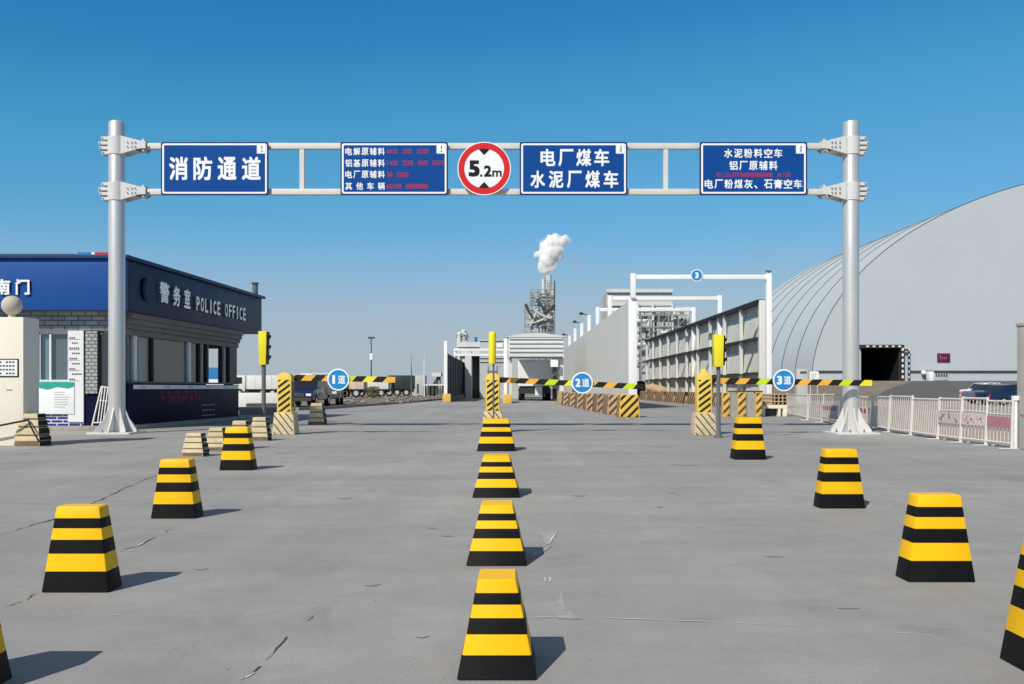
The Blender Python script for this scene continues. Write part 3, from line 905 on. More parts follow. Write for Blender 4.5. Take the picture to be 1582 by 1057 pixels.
row(1302.5, 786, 0.396, 0.27, 0.512, 0.20, 0.14, 'striped bollard right in front of the gantry pole beside the white fence')
row(1160, 710.5, 0.46, 0.33, 0.612, 0.34, 0.25, 'striped bollard in front of the pallet stack, beside the slim signal pole')
bollard(2.08, 3.25, 0.37, 0.235, 0.475, 0.28, 0.19, 'striped bollard cut off by the right edge of the picture')


def old_bollard(px, yb, wb, h, label):
    Y = F * H / (yb - HY)
    cx = (px - CX) / F * Y
    db = wb * 0.95
    m = MB(M['old_cream'], M['old_brown'], M['old_shade_black'])
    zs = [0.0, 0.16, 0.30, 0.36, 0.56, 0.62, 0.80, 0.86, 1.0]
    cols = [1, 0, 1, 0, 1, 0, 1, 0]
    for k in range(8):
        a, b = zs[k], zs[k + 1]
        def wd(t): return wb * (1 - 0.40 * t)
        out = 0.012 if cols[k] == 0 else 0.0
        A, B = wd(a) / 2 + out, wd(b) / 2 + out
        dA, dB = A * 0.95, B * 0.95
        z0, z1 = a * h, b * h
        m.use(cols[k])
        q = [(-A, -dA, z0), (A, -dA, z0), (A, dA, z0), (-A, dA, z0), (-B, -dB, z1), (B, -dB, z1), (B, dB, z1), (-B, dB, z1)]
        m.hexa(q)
        m.mi[-3] = 2        # right face coloured near black to paint in its shade
    o = m.build('old_bollard', None, origin=(0, 0, 0), bevel=0.006)
    o.location = (cx, Y + db / 2, 0.004)
    tag(o, label, 'bollard', 'faded cream concrete bollards beside the police hut')


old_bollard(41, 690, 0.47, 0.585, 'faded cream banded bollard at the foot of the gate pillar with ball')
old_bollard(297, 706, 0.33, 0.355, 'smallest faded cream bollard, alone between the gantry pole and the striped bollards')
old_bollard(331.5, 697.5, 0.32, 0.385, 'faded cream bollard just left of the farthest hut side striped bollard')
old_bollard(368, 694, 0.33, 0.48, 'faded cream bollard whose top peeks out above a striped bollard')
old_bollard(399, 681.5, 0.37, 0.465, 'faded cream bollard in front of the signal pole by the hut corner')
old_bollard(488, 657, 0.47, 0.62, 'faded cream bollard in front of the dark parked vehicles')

# ------------------------------------------------------------------ barriers with arms
def barrier(px, yf, arm_px, arm_y0, arm_y1, label, knob):
    Y = F * H / (yf - HY)
    s = Y / F
    X = (px - CX) * s
    root = empty('boom_barrier', (X, Y + 0.2, 0), label, 'boom barrier', 'boom barriers across the three lanes')
    m = MB(M['old_cream'], M['old_shade_black'])
    b = 0.22
    m.hexa([(X - b * 1.15, Y, 0.004), (X + b * 1.15, Y, 0.004), (X + b * 1.15, Y + 0.5, 0.004), (X - b * 1.15, Y + 0.5, 0.004), (X - b * 0.98, Y + 0.03, 0.5), (X + b * 0.98, Y + 0.03, 0.5), (X + b * 0.98, Y + 0.46, 0.5), (X - b * 0.98, Y + 0.46, 0.5)])
    base = m.build('base_block', root, bevel=0.012)
    m = MB(M['stripe'])
    dirn = Vector((0, 0.03, 0.5)).normalized()
    stripes(m, (X - b * 0.98, Y - 0.001, 0.01), UX, dirn, b * 1.96, 0.48, 0.19, 0.035, -1.25, 0.004)
    m.build('base_stripe', base)
    m = MB(M['yellow'])
    wdt = 0.325
    poly = [(-wdt / 2, 0.50), (wdt / 2, 0.50), (wdt / 2, 1.30)]
    for i in range(1, 8):
        t = math.pi * i / 8
        poly.append((wdt / 2 * math.cos(t), 1.30 + 0.11 * math.sin(t)))
    poly.append((-wdt / 2, 1.30))
    m.prism(poly, (X, Y + 0.38, 0), UX, UZ, 0.30)
    if knob:
        m.prism([(0.07 * math.cos(t), 1.40 + 0.09 * math.sin(t)) for t in [math.pi * k / 8 for k in range(9)]], (X, Y + 0.3, 0), UX, UZ, 0.14)
    cab = m.build('cabinet', root, bevel=0.01)
    m = MB(M['stripe'])
    stripes(m, (X - wdt * 0.41, Y + 0.08, 0.52), UX, UZ, wdt * 0.82, 0.72, 0.145, 0.064, 0.75, 0.003)
    m.build('cabinet_stripe', cab)
    m = MB(M['dark_frame'])
    m.box(X + wdt / 2, X + wdt / 2 + 0.006, Y + 0.11, Y + 0.35, 0.62, 1.2)
    m.build('door', cab)
    # arm, carried on the back of the cabinet
    ya = Y + 0.44
    sa = ya / F
    x0 = X - 0.12
    x1 = (arm_px - CX) * sa
    za, zb = H - (arm_y0 - HY) * sa, H - (arm_y1 - HY) * sa
    m = MB(M['lemon'], M['stripe'], M['lime'], M['orange'])
    seq = [0, 1, 3, 1, 3, 1, 2, 1]
    seg = 0.235
    n = int((x1 - x0) / seg)
    hh = 0.066
    for i in range(n):
        a, b2 = x0 + i * seg, x0 + (i + 1) * seg
        m.use(seq[i % len(seq)])
        def zt(x): return za + (zb - za) * (x - x0) / (x1 - x0)
        sk = 0.06
        al = a - sk if i else a; ar = a + sk if i else a
        bl = b2 - sk if i < n - 1 else b2; br = b2 + sk if i < n - 1 else b2
        m.hexa([(al, ya, zt(al) - hh), (bl, ya, zt(bl) - hh), (bl, ya + 0.05, zt(bl) - hh), (al, ya + 0.05, zt(al) - hh),
                (ar, ya, zt(ar) + hh), (br, ya, zt(br) + hh), (br, ya + 0.05, zt(br) + hh), (ar, ya + 0.05, zt(ar) + hh)])
    arm = m.build('arm', root)
    m = MB(M['pole_grey'])
    m.tube((X, Y + 0.37, za), (X, ya + 0.06, za), 0.06, n=16)
    m.box(X - 0.13, X + 0.10, ya - 0.012, ya - 0.002, za - 0.07, za + 0.07)
    m.build('hub', root)
    return root, ya, lambda px_: None


barrier(437.5, 672, 618, 583, 587, 'yellow boom barrier with black slanted stripes at the lane nearest the police hut', False)
barrier(761, 669, 1002, 586, 598, 'yellow boom barrier behind the middle bollard row with a slim signal post before it', False)
barrier(1090, 673, 1352, 588, 592, 'yellow boom barrier with a rounded knob on top on the storage dome side', True)


def lane_disc(px, py, Y, r, txt, label, name='lane_sign', grp='round blue lane number signs'):
    c = P(px, py, Y)
    root = empty(name, (c.x, c.y, c.z - r), label, 'lane sign', grp)
    m = MB(M['sign_white']); m.prism(ngon(r, 40), (c.x, Y + 0.015, c.z), UX, UZ, 0.015); m.build('rim', root)
    m = MB(M['disc_blue']); m.prism(ngon(r * 0.87, 40), (c.x, Y, c.z), UX, UZ, 0.004); m.build('face', root)
    m = MB(M['sign_white'])
    if len(txt) == 2:
        wd = r * (0.22 if txt[0] == '1' else 0.50)
        m.text(txt[0], (c.x - r * 0.40, Y - 0.004, c.z), UX, UZ, wd, r * 0.80, 0.004, 0.04)
        m.text(txt[1], (c.x + r * 0.32, Y - 0.004, c.z), UX, UZ, r * 0.66, r * 0.78, 0.004, 0.02)
    else:
        m.text(txt, (c.x, Y - 0.004, c.z), UX, UZ, r * 0.62, r * 1.0, 0.004, 0.05)
    m.build('lettering', root)


lane_disc(522.5, 586.5, 20.82, 17 * 20.82 / F, '1道', 'round blue sign with a white 1 on the barrier arm before the parked vehicles')
lane_disc(899.5, 591.5, 21.68, 16.6 * 21.68 / F, '2道', 'round blue sign with a white 2 on the middle barrier arm')
lane_disc(1211, 587.5, 20.52, 17 * 20.52 / F, '3道', 'round blue sign with a white 3 on the arm above the pallet stack')


# ------------------------------------------------------------------ traffic signals
def signal(px, ybase, y0, y1, x0, x1, py_base, label, tubecol='pole_grey', pw=None):
    Y = F * H / (ybase - HY)
    s = Y / F
    X = (px - CX) * s
    root = empty('traffic_signal', (X, Y, 0), label, 'traffic light', 'yellow traffic signals on slim poles')
    zb, zt = P(0, y1, Y).z, P(0, y0, Y).z
    pw = pw or 3.2 * s
    m = MB(M[tubecol])
    m.tube((X, Y, 0.02), (X, Y, zb + 0.04), pw, n=16)
    m.build('pole', root, smooth=40)
    m = MB(M['pole_grey'])
    m.tube((X, Y, 0.004), (X, Y, 0.03), pw * 2.4, n=20)
    m.tube((X, Y, 0.03), (X, Y, 0.16), pw * 1.5, pw * 1.1, n=16)
    m.build('base_flange', root, smooth=30)
    xa, xb = (x0 - CX) * s, (x1 - CX) * s
    m = MB(M['lemon'])
    d = (xb - xa) * 1.0
    tp = (xb - xa) * 0.08
    m.hexa([(xa + tp, Y - d / 2, zb), (xb - tp, Y - d / 2, zb), (xb - tp, Y + d / 2, zb), (xa + tp, Y + d / 2, zb), (xa, Y - d / 2, zt), (xb, Y - d / 2, zt), (xb, Y + d / 2, zt), (xa, Y + d / 2, zt)])
    hs = m.build('housing', root, bevel=0.02)
    for k in range(3):
        z = zb + (zt - zb) * (0.2 + 0.3 * k)
        m = MB(M['sign_black'])
        rr = (zt - zb) * 0.12
        m.tube((xb + 0.012, Y, z), (xb + 0.02 + tp, Y, z - 0.02), rr, rr * 0.95, n=14)
        m.build('visor', hs, smooth=40)
    m = MB(M['sign_black'])
    m.hexa([(xb - tp, Y - d * .45, zb + .03), (xb - tp + .03, Y - d * .45, zb + .03), (xb - tp + .03, Y + d * .45, zb + .03), (xb - tp, Y + d * .45, zb + .03), (xb, Y - d * .45, zt - .02), (xb + .03, Y - d * .45, zt - .02), (xb + .03, Y + d * .45, zt - .02), (xb, Y + d * .45, zt - .02)])
    m.build('lamp_door', hs)


signal(407.5, 656, 512, 564, 400.5, 413.5, 0, 'yellow traffic signal with black hoods beside the far corner of the police hut')
signal(1110, 676, 517, 567, 1101.5, 1117, 0, 'boxy yellow traffic signal on a grey pole in front of the dome side barrier')
# slim round-topped one in the middle
Y = 20.95; s = Y / F
X = (760.5 - CX) * s
root = empty('signal_post', (X, Y, 0), 'slim round-topped yellow signal tube on a thin pole behind the middle bollards', 'traffic light')
m = MB(M['pole_grey']); m.tube((X + 0.03, Y, 0.004), (X + 0.03, Y, P(0, 560, Y).z), 1.4 * s, n=12); m.build('pole', root, smooth=40)
m = MB(M['lemon'])
zt, zb, rr = P(0, 512, Y).z, P(0, 562, Y).z, 5.6 * s
m.lathe([(rr * 0.96, zb), (rr, zb + 0.02), (rr, zt - rr * 0.8), (rr * 0.85, zt - rr * 0.35), (rr * 0.5, zt - rr * 0.08), (0.01, zt)], (X, Y, 0), 24)
m.build('housing', root, smooth=45)
m = MB(M['pole_grey'])
for dx in (-0.095, 0.115):
    m.tube((X + dx, Y, P(0, 578, Y).z), (X + dx, Y, P(0, 565, Y).z), 0.012, n=8)
m.box(X - 0.11, X + 0.13, Y - 0.02, Y + 0.02, P(0, 576, Y).z, P(0, 573, Y).z)
m.build('mount', root)

# ------------------------------------------------------------------ police hut
A, B = Vector((-9.9, 22.9, 0)), Vector((-9.35, 30.8, 0))
C, D = Vector((-9.6, 22.5, 0)), Vector((-9.0, 32.6, 0))
SU = (B - A).normalized(); SN = Vector((SU.y, -SU.x, 0))
FU = (D - C).normalized(); FN = Vector((FU.y, -FU.x, 0))


def on_line(px, P0, U):          # where the sight line of column px meets a wall line, as distance along it
    k = (px - CX) / F            # X = k*Y
    return (k * P0.y - P0.x) / (U.x - k * U.y)


hut = empty('police_hut', (-13, 27, 0), 'single storey blue and grey police hut with deep fascia and wide windows', 'building')
XF0 = -17.0
m = MB(M['old_conc'])
m.prism([(XF0, 22.6), (-9.6, 22.6), (-9.05, 31.2), (XF0, 31.2)], (0, 0, 0.004), UX, Vector((0, 1, 0)), 0.10)
m.build('floor_slab', hut)
m = MB(M['inner'])
m.prism([(XF0, 22.95), (-10.0, 22.95), (-9.45, 30.7), (XF0, 30.7)], (0, 0, 2.42), UX, Vector((0, 1, 0)), 0.10)
m.build('ceiling', hut)


def fx(px): return (px - CX) / F * 22.9


WZ0, WZ1 = 1.22, 2.50
m = MB(M['brick_blue'])
m.box(XF0, fx(130), 22.9, 23.08, 0.104, WZ0)
m.build('front_wall', hut)
m = MB(M['brick_grey'])
m.box(XF0, -9.9, 22.9, 23.1, WZ1, 2.985)
m.build('lintel', hut)
for a, b, mm, nm in ((36, 58, 'soffit', 'column'), (106, 130, 'win_frame', 'signboard'), (160, 182, 'dark_frame', 'column')):
    m = MB(M[mm])
    zb = 0.104 if nm == 'column' else P(0, 652, 22.88).z
    m.box(fx(a), fx(b), 22.86 if nm == 'signboard' else 22.90, 22.899 if nm == 'signboard' else 23.1, zb if nm == 'signboard' else (WZ0 if a == 36 else 0.104), P(0, 511, 22.9).z if nm == 'signboard' else WZ1)
    o = m.build(nm, hut)
    if nm == 'signboard':
        t = MB(M['ink'])
        for i in range(9):
            z = P(0, 522 + i * 8.0, 22.86).z
            ln = random.choice((10, 14, 16))
            for k in range(int(ln / 3)):
                xx = fx(108.5 + k * 3.2 + (4 if i % 2 else 0))
                t.box(xx, xx + 0.035, 22.855, 22.859, z - 0.018, z + 0.018)
            if i % 2 == 0:
                t.box(fx(107), fx(124), 22.8555, 22.8595, z - 0.045, z - 0.035)
        t.build('lettering', o)
        m = MB(M['inner'])
        m.box(fx(106), fx(130), 22.9, 23.1, WZ0, WZ1)
        m.build('column', hut)


def front_window(a, b, z0, z1, fm, splits, blind=None):
    m = MB(M[fm])
    x0, x1 = fx(a), fx(b)
    t = 0.045
    for xx in [x0 + t / 2] + [fx(q) for q in splits] + [x1 - t / 2]:
        m.box(xx - t / 2, xx + t / 2, 22.95, 23.02, z0 + t, z1 - t)
    m.box(x0, x1, 22.945, 23.025, z0, z0 + t); m.box(x0, x1, 22.945, 23.025, z1 - t, z1)
    o = m.build('window', hut)
    m = MB(M['glass'])
    m.box(x0 + t, x1 - t, 22.98, 22.988, z0 + t, z1 - t)
    m.build('pane', o)
    for p, q, mm in (blind or []):
        m = MB(M[mm]); m.box(fx(p), fx(q), 23.06, 23.07, z0 + t, z1 - t); m.build('blind', o)


front_window(58, 106, WZ0, WZ1, 'win_frame', (76,), [(58, 75, 'blind_pale'), (76, 106, 'taupe')])
front_window(-200, 36, WZ0, WZ1, 'dark_frame', (-150, -100, -50, 0), None)
front_window(130, 160, 0.9, WZ1, 'dark_frame', (152,), [(152, 160, 'blind')])
m = MB(M['brick_pale']); m.box(fx(133), fx(151), 22.86, 22.94, 0.92, WZ1 - .01); m.build('brick_column', hut)
m = MB(M['counter'])
m.box(fx(130), fx(160), 22.92, 23.0, 0.104, 0.9)
m.build('door', hut)
# notice board on the wall
nb = empty('notice_board', (fx(86), 22.85, P(0, 640, 22.85).z), 'white notice board with teal header on the blue brick wall', 'notice board')
m = MB(M['paper'], M['teal'], M['pale_ink'])
a, b = P(58, 640, 22.84), P(114.5, 590, 22.84)
m.box(a.x, b.x, 22.84, 22.895, a.z, b.z)
m.build('board', nb, bevel=0.006)
m = MB(M['teal'])
m.prism([(0, 0), (0.25, -0.05), (0.5, 0.02), (0.75, -0.02), (b.x - a.x - 0.01, 0.03), (b.x - a.x - 0.01, 0.145), (0, 0.145)], (a.x + 0.005, 22.839, b.z - 0.15), UX, UZ, 0.003)
m.build('header', nb)
m = MB(M['pale_ink'])
for i in range(7):
    z = b.z - 0.27 - i * 0.062
    m.box(a.x + 0.42, a.x + 0.42 + random.uniform(0.25, 0.42), 22.837, 22.84, z, z + 0.018)
m.build('lettering', nb)

# side wall of the hut
def sbox(mb, px0, px1, z0, z1, d0, d1, P0=A, U=SU, N=SN, t0=None, t1=None):
    a = on_line(px0, P0, U) if t0 is None else t0
    b = on_line(px1, P0, U) if t1 is None else t1
    p, q = P0 + U * a, P0 + U * b
    n0, n1 = N * d0, N * d1
    def zz(v, z): return (v.x, v.y, z)
    mb.hexa([zz(p + n1, z0), zz(q + n1, z0), zz(q + n0, z0), zz(p + n0, z0), zz(p + n1, z1), zz(q + n1, z1), zz(q + n0, z1), zz(p + n0, z1)])


L = (B - A).length
m = MB(M['counter']); sbox(m, 0, 0, 0.104, 1.16, -0.16, 0.06, t0=0.25, t1=L); ct = m.build('counter', hut, bevel=0.01)
m = MB(M['sign_white']); sbox(m, 0, 0, 1.03, 1.14, 0.061, 0.075, t0=0.55, t1=L - 0.05); st = m.build('counter_strip', ct)
m = MB(M['led_red'])
for i in range(5):
    t0 = 0.9 + i * 1.35 + random.uniform(0, .3)
    for k in range(5):
        sbox(m, 0, 0, 1.07, 1.10, 0.0755, 0.078, t0=t0 + k * 0.07, t1=t0 + k * 0.07 + 0.045)
m.build('lettering', st)
m = MB(M['led_red'])
t0, t1 = on_line(247, A, SU), on_line(310, A, SU)
for i in range(9):
    a = t0 + (t1 - t0) * i / 9
    wd = (t1 - t0) / 9
    for k in range(4):
        if random.random() < 0.7:
            sbox(m, 0, 0, 0.62 if k % 2 else 0.66, 0.95, 0.061, 0.066, t0=a + wd * 0.18 * k, t1=a + wd * 0.18 * k + wd * 0.05)
    sbox(m, 0, 0, 0.93 if i % 2 else 0.76, 0.955 if i % 2 else 0.785, 0.061, 0.0655, t0=a, t1=a + wd * 0.55)
m.build('red_lettering', ct)
m = MB(M['pale_ink'])
t0, t1 = on_line(309, A, SU), on_line(330, A, SU)
for i, z in enumerate((0.52, 0.36, 0.2)):
    for k in range(6):
        a = t0 + (t1 - t0) * k / 6
        sbox(m, 0, 0, z, z + 0.03, 0.061, 0.064, t0=a, t1=a + (t1 - t0) / 9)
m.build('small_lettering', ct)
SZ0, SZ1 = 1.18, 2.42
m = MB(M['dark_frame'])
sbox(m, 0, 0, SZ0, SZ0 + 0.05, -0.12, 0.08, t0=0.25, t1=L)
m.build('sill', hut)
m = MB(M['soffit'])
for i, (z0, z1, d) in enumerate(((2.42, 2.58, 0.02), (2.585, 2.70, 0.08), (2.705, 2.84, 0.14), (2.845, 2.985, 0.20))):
    sbox(m, 0, 0, z0, z1, -0.2, d, t0=0.22, t1=L + 0.1)
m.build('lintel', hut)
for a, b, mm in ((188, 197, 'dark_frame'), (207, 212, 'win_frame'), (236.5, 238.5, 'dark_frame'), (291.5, 295, 'win_frame'), (309, 311, 'dark_frame'), (320.5, 322.5, 'dark_frame'), (343.5, 346, 'dark_frame'), (355, 366, 'dark_frame')):
    m = MB(M[mm])
    sbox(m, a, b, SZ0 + 0.05, SZ1, -0.14, 0.0)
    m.build('mullion', hut)
for a, b in ((197, 207), (212, 236.5), (238.5, 291.5), (295, 309), (311, 320.5), (346, 355)):
    m = MB(M['glass'])
    sbox(m, a, b, SZ0 + 0.05, SZ1, -0.075, -0.068)
    m.build('pane', hut)
for a, b, mm in ((197, 207, 'blind_pale'), (225, 236, 'blind_pale'), (239, 291, 'blind'), (311, 320, 'blind_pale'), (346, 355, 'blind'), (296, 309, 'blind')):
    m = MB(M[mm])
    sbox(m, a, b, SZ0 + 0.05, SZ1, -0.20, -0.19)
    m.build('blind', hut)
# rear and left walls, with a rear window the view passes through
rx = lambda px: (px - CX) / F * 30.8
m = MB(M['inner'])
ra, rb = rx(317), rx(347)
m.box(XF0, ra, 30.7, 30.9, 0.104, 2.42); m.box(rb, -9.5, 30.7, 30.9, 0.104, 2.42)
m.box(ra, rb, 30.7, 30.9, 0.104, 1.15); m.box(ra, rb, 30.7, 30.9, 2.40, 2.42)
m.build('rear_wall', hut)
m = MB(M['inner']); m.box(XF0 - 0.2, XF0, 22.9, 30.9, 0.104, 2.985); m.build('end_wall', hut)
# roof
RZ0, RZ1 = 2.99, 4.27
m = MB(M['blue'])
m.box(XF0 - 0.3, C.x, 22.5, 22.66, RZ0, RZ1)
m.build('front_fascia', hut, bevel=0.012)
m = MB(M['side_dark'])
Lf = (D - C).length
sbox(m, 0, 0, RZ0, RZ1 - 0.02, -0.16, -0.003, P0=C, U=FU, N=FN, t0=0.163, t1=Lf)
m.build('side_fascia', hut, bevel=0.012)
m = MB(M['soffit'])
m.prism([(XF0, 22.67), (-9.78, 22.67), (-9.2, 32.5), (XF0, 32.5)], (0, 0, 2.987), UX, Vector((0, 1, 0)), 0.12)
m.build('soffit', hut)
m = MB(M['roof_trim'])
m.prism([(XF0 - 0.32, 22.42), (C.x + 0.08, 22.42), (D.x + 0.10, 32.75), (XF0 - 0.32, 32.75)], (0, 0, RZ1 + 0.002), UX, Vector((0, 1, 0)), 0.09)
m.build('roof', hut, bevel=0.01)
m = MB(M['roof_trim'])
m.prism([(XF0, 22.8), (fx(118), 22.8), (fx(118), 31.5), (XF0, 31.5)], (0, 0, RZ1 + 0.093), UX, Vector((0, 1, 0)), 0.07)
m.build('upper_roof', hut)
m = MB(M['pole_grey'])
q = C + FU * (Lf - 0.35)
m.tube((q.x - 0.12, q.y, RZ1 + 0.09), (q.x - 0.12, q.y, RZ1 + 0.50), 0.10, n=14)
m.tube((q.x - 0.12, q.y, RZ1 + 0.50), (q.x - 0.12, q.y, RZ1 + 0.54), 0.14, n=14)
m.build('vent_pipe', hut, smooth=40)
m = MB(M['sign_white'])
for ch, x0, x1 in (('南', -9.5, 16), ('门', 24.5, 46)):
    a, b = P(x0, 455.5, 22.46), P(x1, 431.5, 22.46)
    m.text(ch, ((a.x + b.x) / 2, 22.499, (a.z + b.z) / 2), UX, UZ, b.x - a.x, b.z - a.z, 0.05, 0.03)
m.build('white_lettering', hut)
m = MB(M['chrome'])
for ch, px0, px1, hh, zc in (('警', 243, 258, 0.56, 3.64), ('务', 264, 275, 0.56, 3.62), ('室', 281, 290.5, 0.56, 3.62)):
    t0, t1 = on_line(px0, C, FU), on_line(px1, C, FU)
    o = C + FU * ((t0 + t1) / 2) + Vector((0, 0, zc))
    m.text(ch, o, FU, UZ, (t1 - t0) * 0.96, hh, 0.07, 0.03)
t0, t1 = on_line(299, C, FU), on_line(377, C, FU)
lets = 'POLICE OFFICE'
for i, ch in enumerate(lets):
    if ch != ' ':
        tt = t0 + (t1 - t0) * (i + 0.5) / len(lets)
        m.text(ch, C + FU * tt + Vector((0, 0, 3.55)), FU, UZ, (t1 - t0) / len(lets) * (0.25 if ch == 'I' else 0.7), 0.42, 0.07, 0.02)
m.build('metal_lettering', hut)
m = MB(M['counter'])
tt = on_line(226, C, FU)
pl = [(-0.10 + 0.22 * math.cos(t) * (1 if abs(t) < 9 else 1), 0.30 * math.sin(t)) for t in [math.pi / 2 + math.pi * k / 10 for k in range(11)]] + [(-0.10 + 0.05, -0.26), (-0.20, 0), (-0.05, 0.26)]
m.prism(pl, C + FU * tt + Vector((0, 0, 3.62)), FU, UZ, 0.06)
m.build('badge', hut)
# small red lettered sign strip on the roof
rs = empty('roof_sign', (fx(145), 23.4, RZ1 + 0.16), 'small low red and blue sign strip on the hut roof edge', 'sign')
m = MB(M['sheet_blue'], M['frame_white'], M['sign_red'])
yy = 23.0
for a, b, k in ((119, 140, 0), (141, 146, 1), (147, 176, 2)):
    m.use(k); pa, pb = P(a, 397.5, yy), P(b, 391, yy)
    m.box(pa.x, pb.x, yy, yy + 0.08, RZ1 + 0.092, pb.z + 0.02)
m.build('strip', rs)
# small white metal gate leaning at the hut corner
gt = empty('metal_gate', (fx(156), 22.6, 0), 'small white barred metal gate leaning beside the hut door behind the pole', 'gate')
m = MB(M['rail_white'])
a, b = P(146, 655, 22.45), P(167.5, 597, 22.45)
m.bar((a.x - 0.06, 22.45, 0.11), (a.x + 0.04, 22.75, b.z), 0.03, 0.03); m.bar((b.x, 22.45, 0.11), (b.x, 22.75, b.z - 0.05), 0.03, 0.03)
m.bar((a.x + 0.04, 22.75, b.z), (b.x, 22.75, b.z - 0.05), 0.03, 0.03); m.bar((a.x, 22.66, 0.75), (b.x, 22.66, 0.72), 0.025, 0.025)
m.bar((a.x - 0.05, 22.47, 0.2), (b.x, 22.47, 0.2), 0.03, 0.03)
m.build('frame', gt)
m = MB(M['rail_white'])
for i in range(4):
    xx = a.x + (b.x - a.x) * (i + 1) / 5
    m.bar((xx, 22.47, 0.2), (xx, 22.74, b.z - 0.02), 0.02, 0.02)
m.build('bars', gt)

# ------------------------------------------------------------------ gate pillar with ball and chain
Y = 16.4
gp = empty('gate_pillar', (-9.25, Y + 0.4, 0), 'cream gate pillar carrying a stone ball beside the police hut', 'gate pillar')
xr = P(36, 0, Y).x
m = MB(M['cream'])
m.box(xr - 0.95, xr, Y, Y + 0.55, 0.004, P(0, 490, Y).z)
m.build('shaft', gp, bevel=0.012)
c = P(18.5, 472, Y + 0.3)
m = MB(M['ball'])
r = 15 * (Y + 0.3) / F
m.lathe([(max(0.004, r * math.sin(math.pi * k / 16)), -r * math.cos(math.pi * k / 16)) for k in range(17)], c, 28)
m.tube((c.x, c.y, P(0, 490, Y).z), (c.x, c.y, c.z - r * 0.9), r * 0.35, n=16)
m.build('ball', gp, smooth=60)
m = MB(M['sign_black']); a, b = P(-34, 582.5, Y), P(29, 554.5, Y)
m.box(a.x, b.x, Y - 0.012, Y - 0.001, a.z, b.z); pq = m.build('plaque', gp)
m = MB(M['paper']); m.box(a.x + 0.02, b.x - 0.02, Y - 0.015, Y - 0.0125, a.z + 0.02, b.z - 0.02); m.build('plaque_face', pq)
m = MB(M['ink'])
for i in range(4):
    z = b.z - 0.06 - i * 0.068
    for k in range(11):
        if random.random() < 0.85:
            m.box(b.x - 0.07 - k * 0.058 - 0.04, b.x - 0.07 - k * 0.058, Y - 0.0175, Y - 0.0155, z - 0.014, z + 0.014)
m.build('lettering', pq)
m = MB(M['ink'])
for k in range(4):
    x_ = P(10 + k * 2.5, 603, Y).x
    m.box(x_, x_ + 0.02, Y - 0.003, Y - 0.001, P(0, 603.5, Y).z, P(0, 602, Y).z)
m.build('small_mark', gp)
ch = MB(M['rope'])
pts = [P(-30, 663, 16.2), P(0, 657.5, 16.2), P(20, 653.5, 16.25), P(44, 649, 16.35)]
ch.path(pts, 0.018)
ch.path([P(44, 649, 16.35), P(48, 660, 16.25), P(60, 682, 16.1)], 0.016)
tag(ch.build('chain', None, origin=P(44, 649, 16.3)), 'black chain slung from the gate pillar to the faded bollard', 'chain')
# right-hand pillar at the picture's edge
Y = 15.4
rp = empty('gate_pillar', (8.95, Y + 0.4, 0), 'taupe gate pillar at the end of the white fence', 'gate pillar')
xl = P(1571, 0, Y + 0.28).x
m = MB(M['taupe']); m.box(xl, xl + 0.9, Y, Y + 0.28, 0.004, P(0, 503, Y).z); m.build('shaft', rp, bevel=0.012)
m = MB(M['taupe']); m.box(xl - 0.015, xl + 0.92, Y - 0.015, Y + 0.295, P(0, 503, Y).z, P(0, 498, Y).z); m.build('cap', rp, bevel=0.01)
m = MB(M['ink'])
a = P(1578, 645, Y)
for k in range(3):
    m.box(xl - 0.003, xl - 0.001, Y + 0.08 + k * 0.04, Y + 0.095 + k * 0.04, a.z + k * 0.01, a.z + 0.05)
m.build('small_mark', rp)

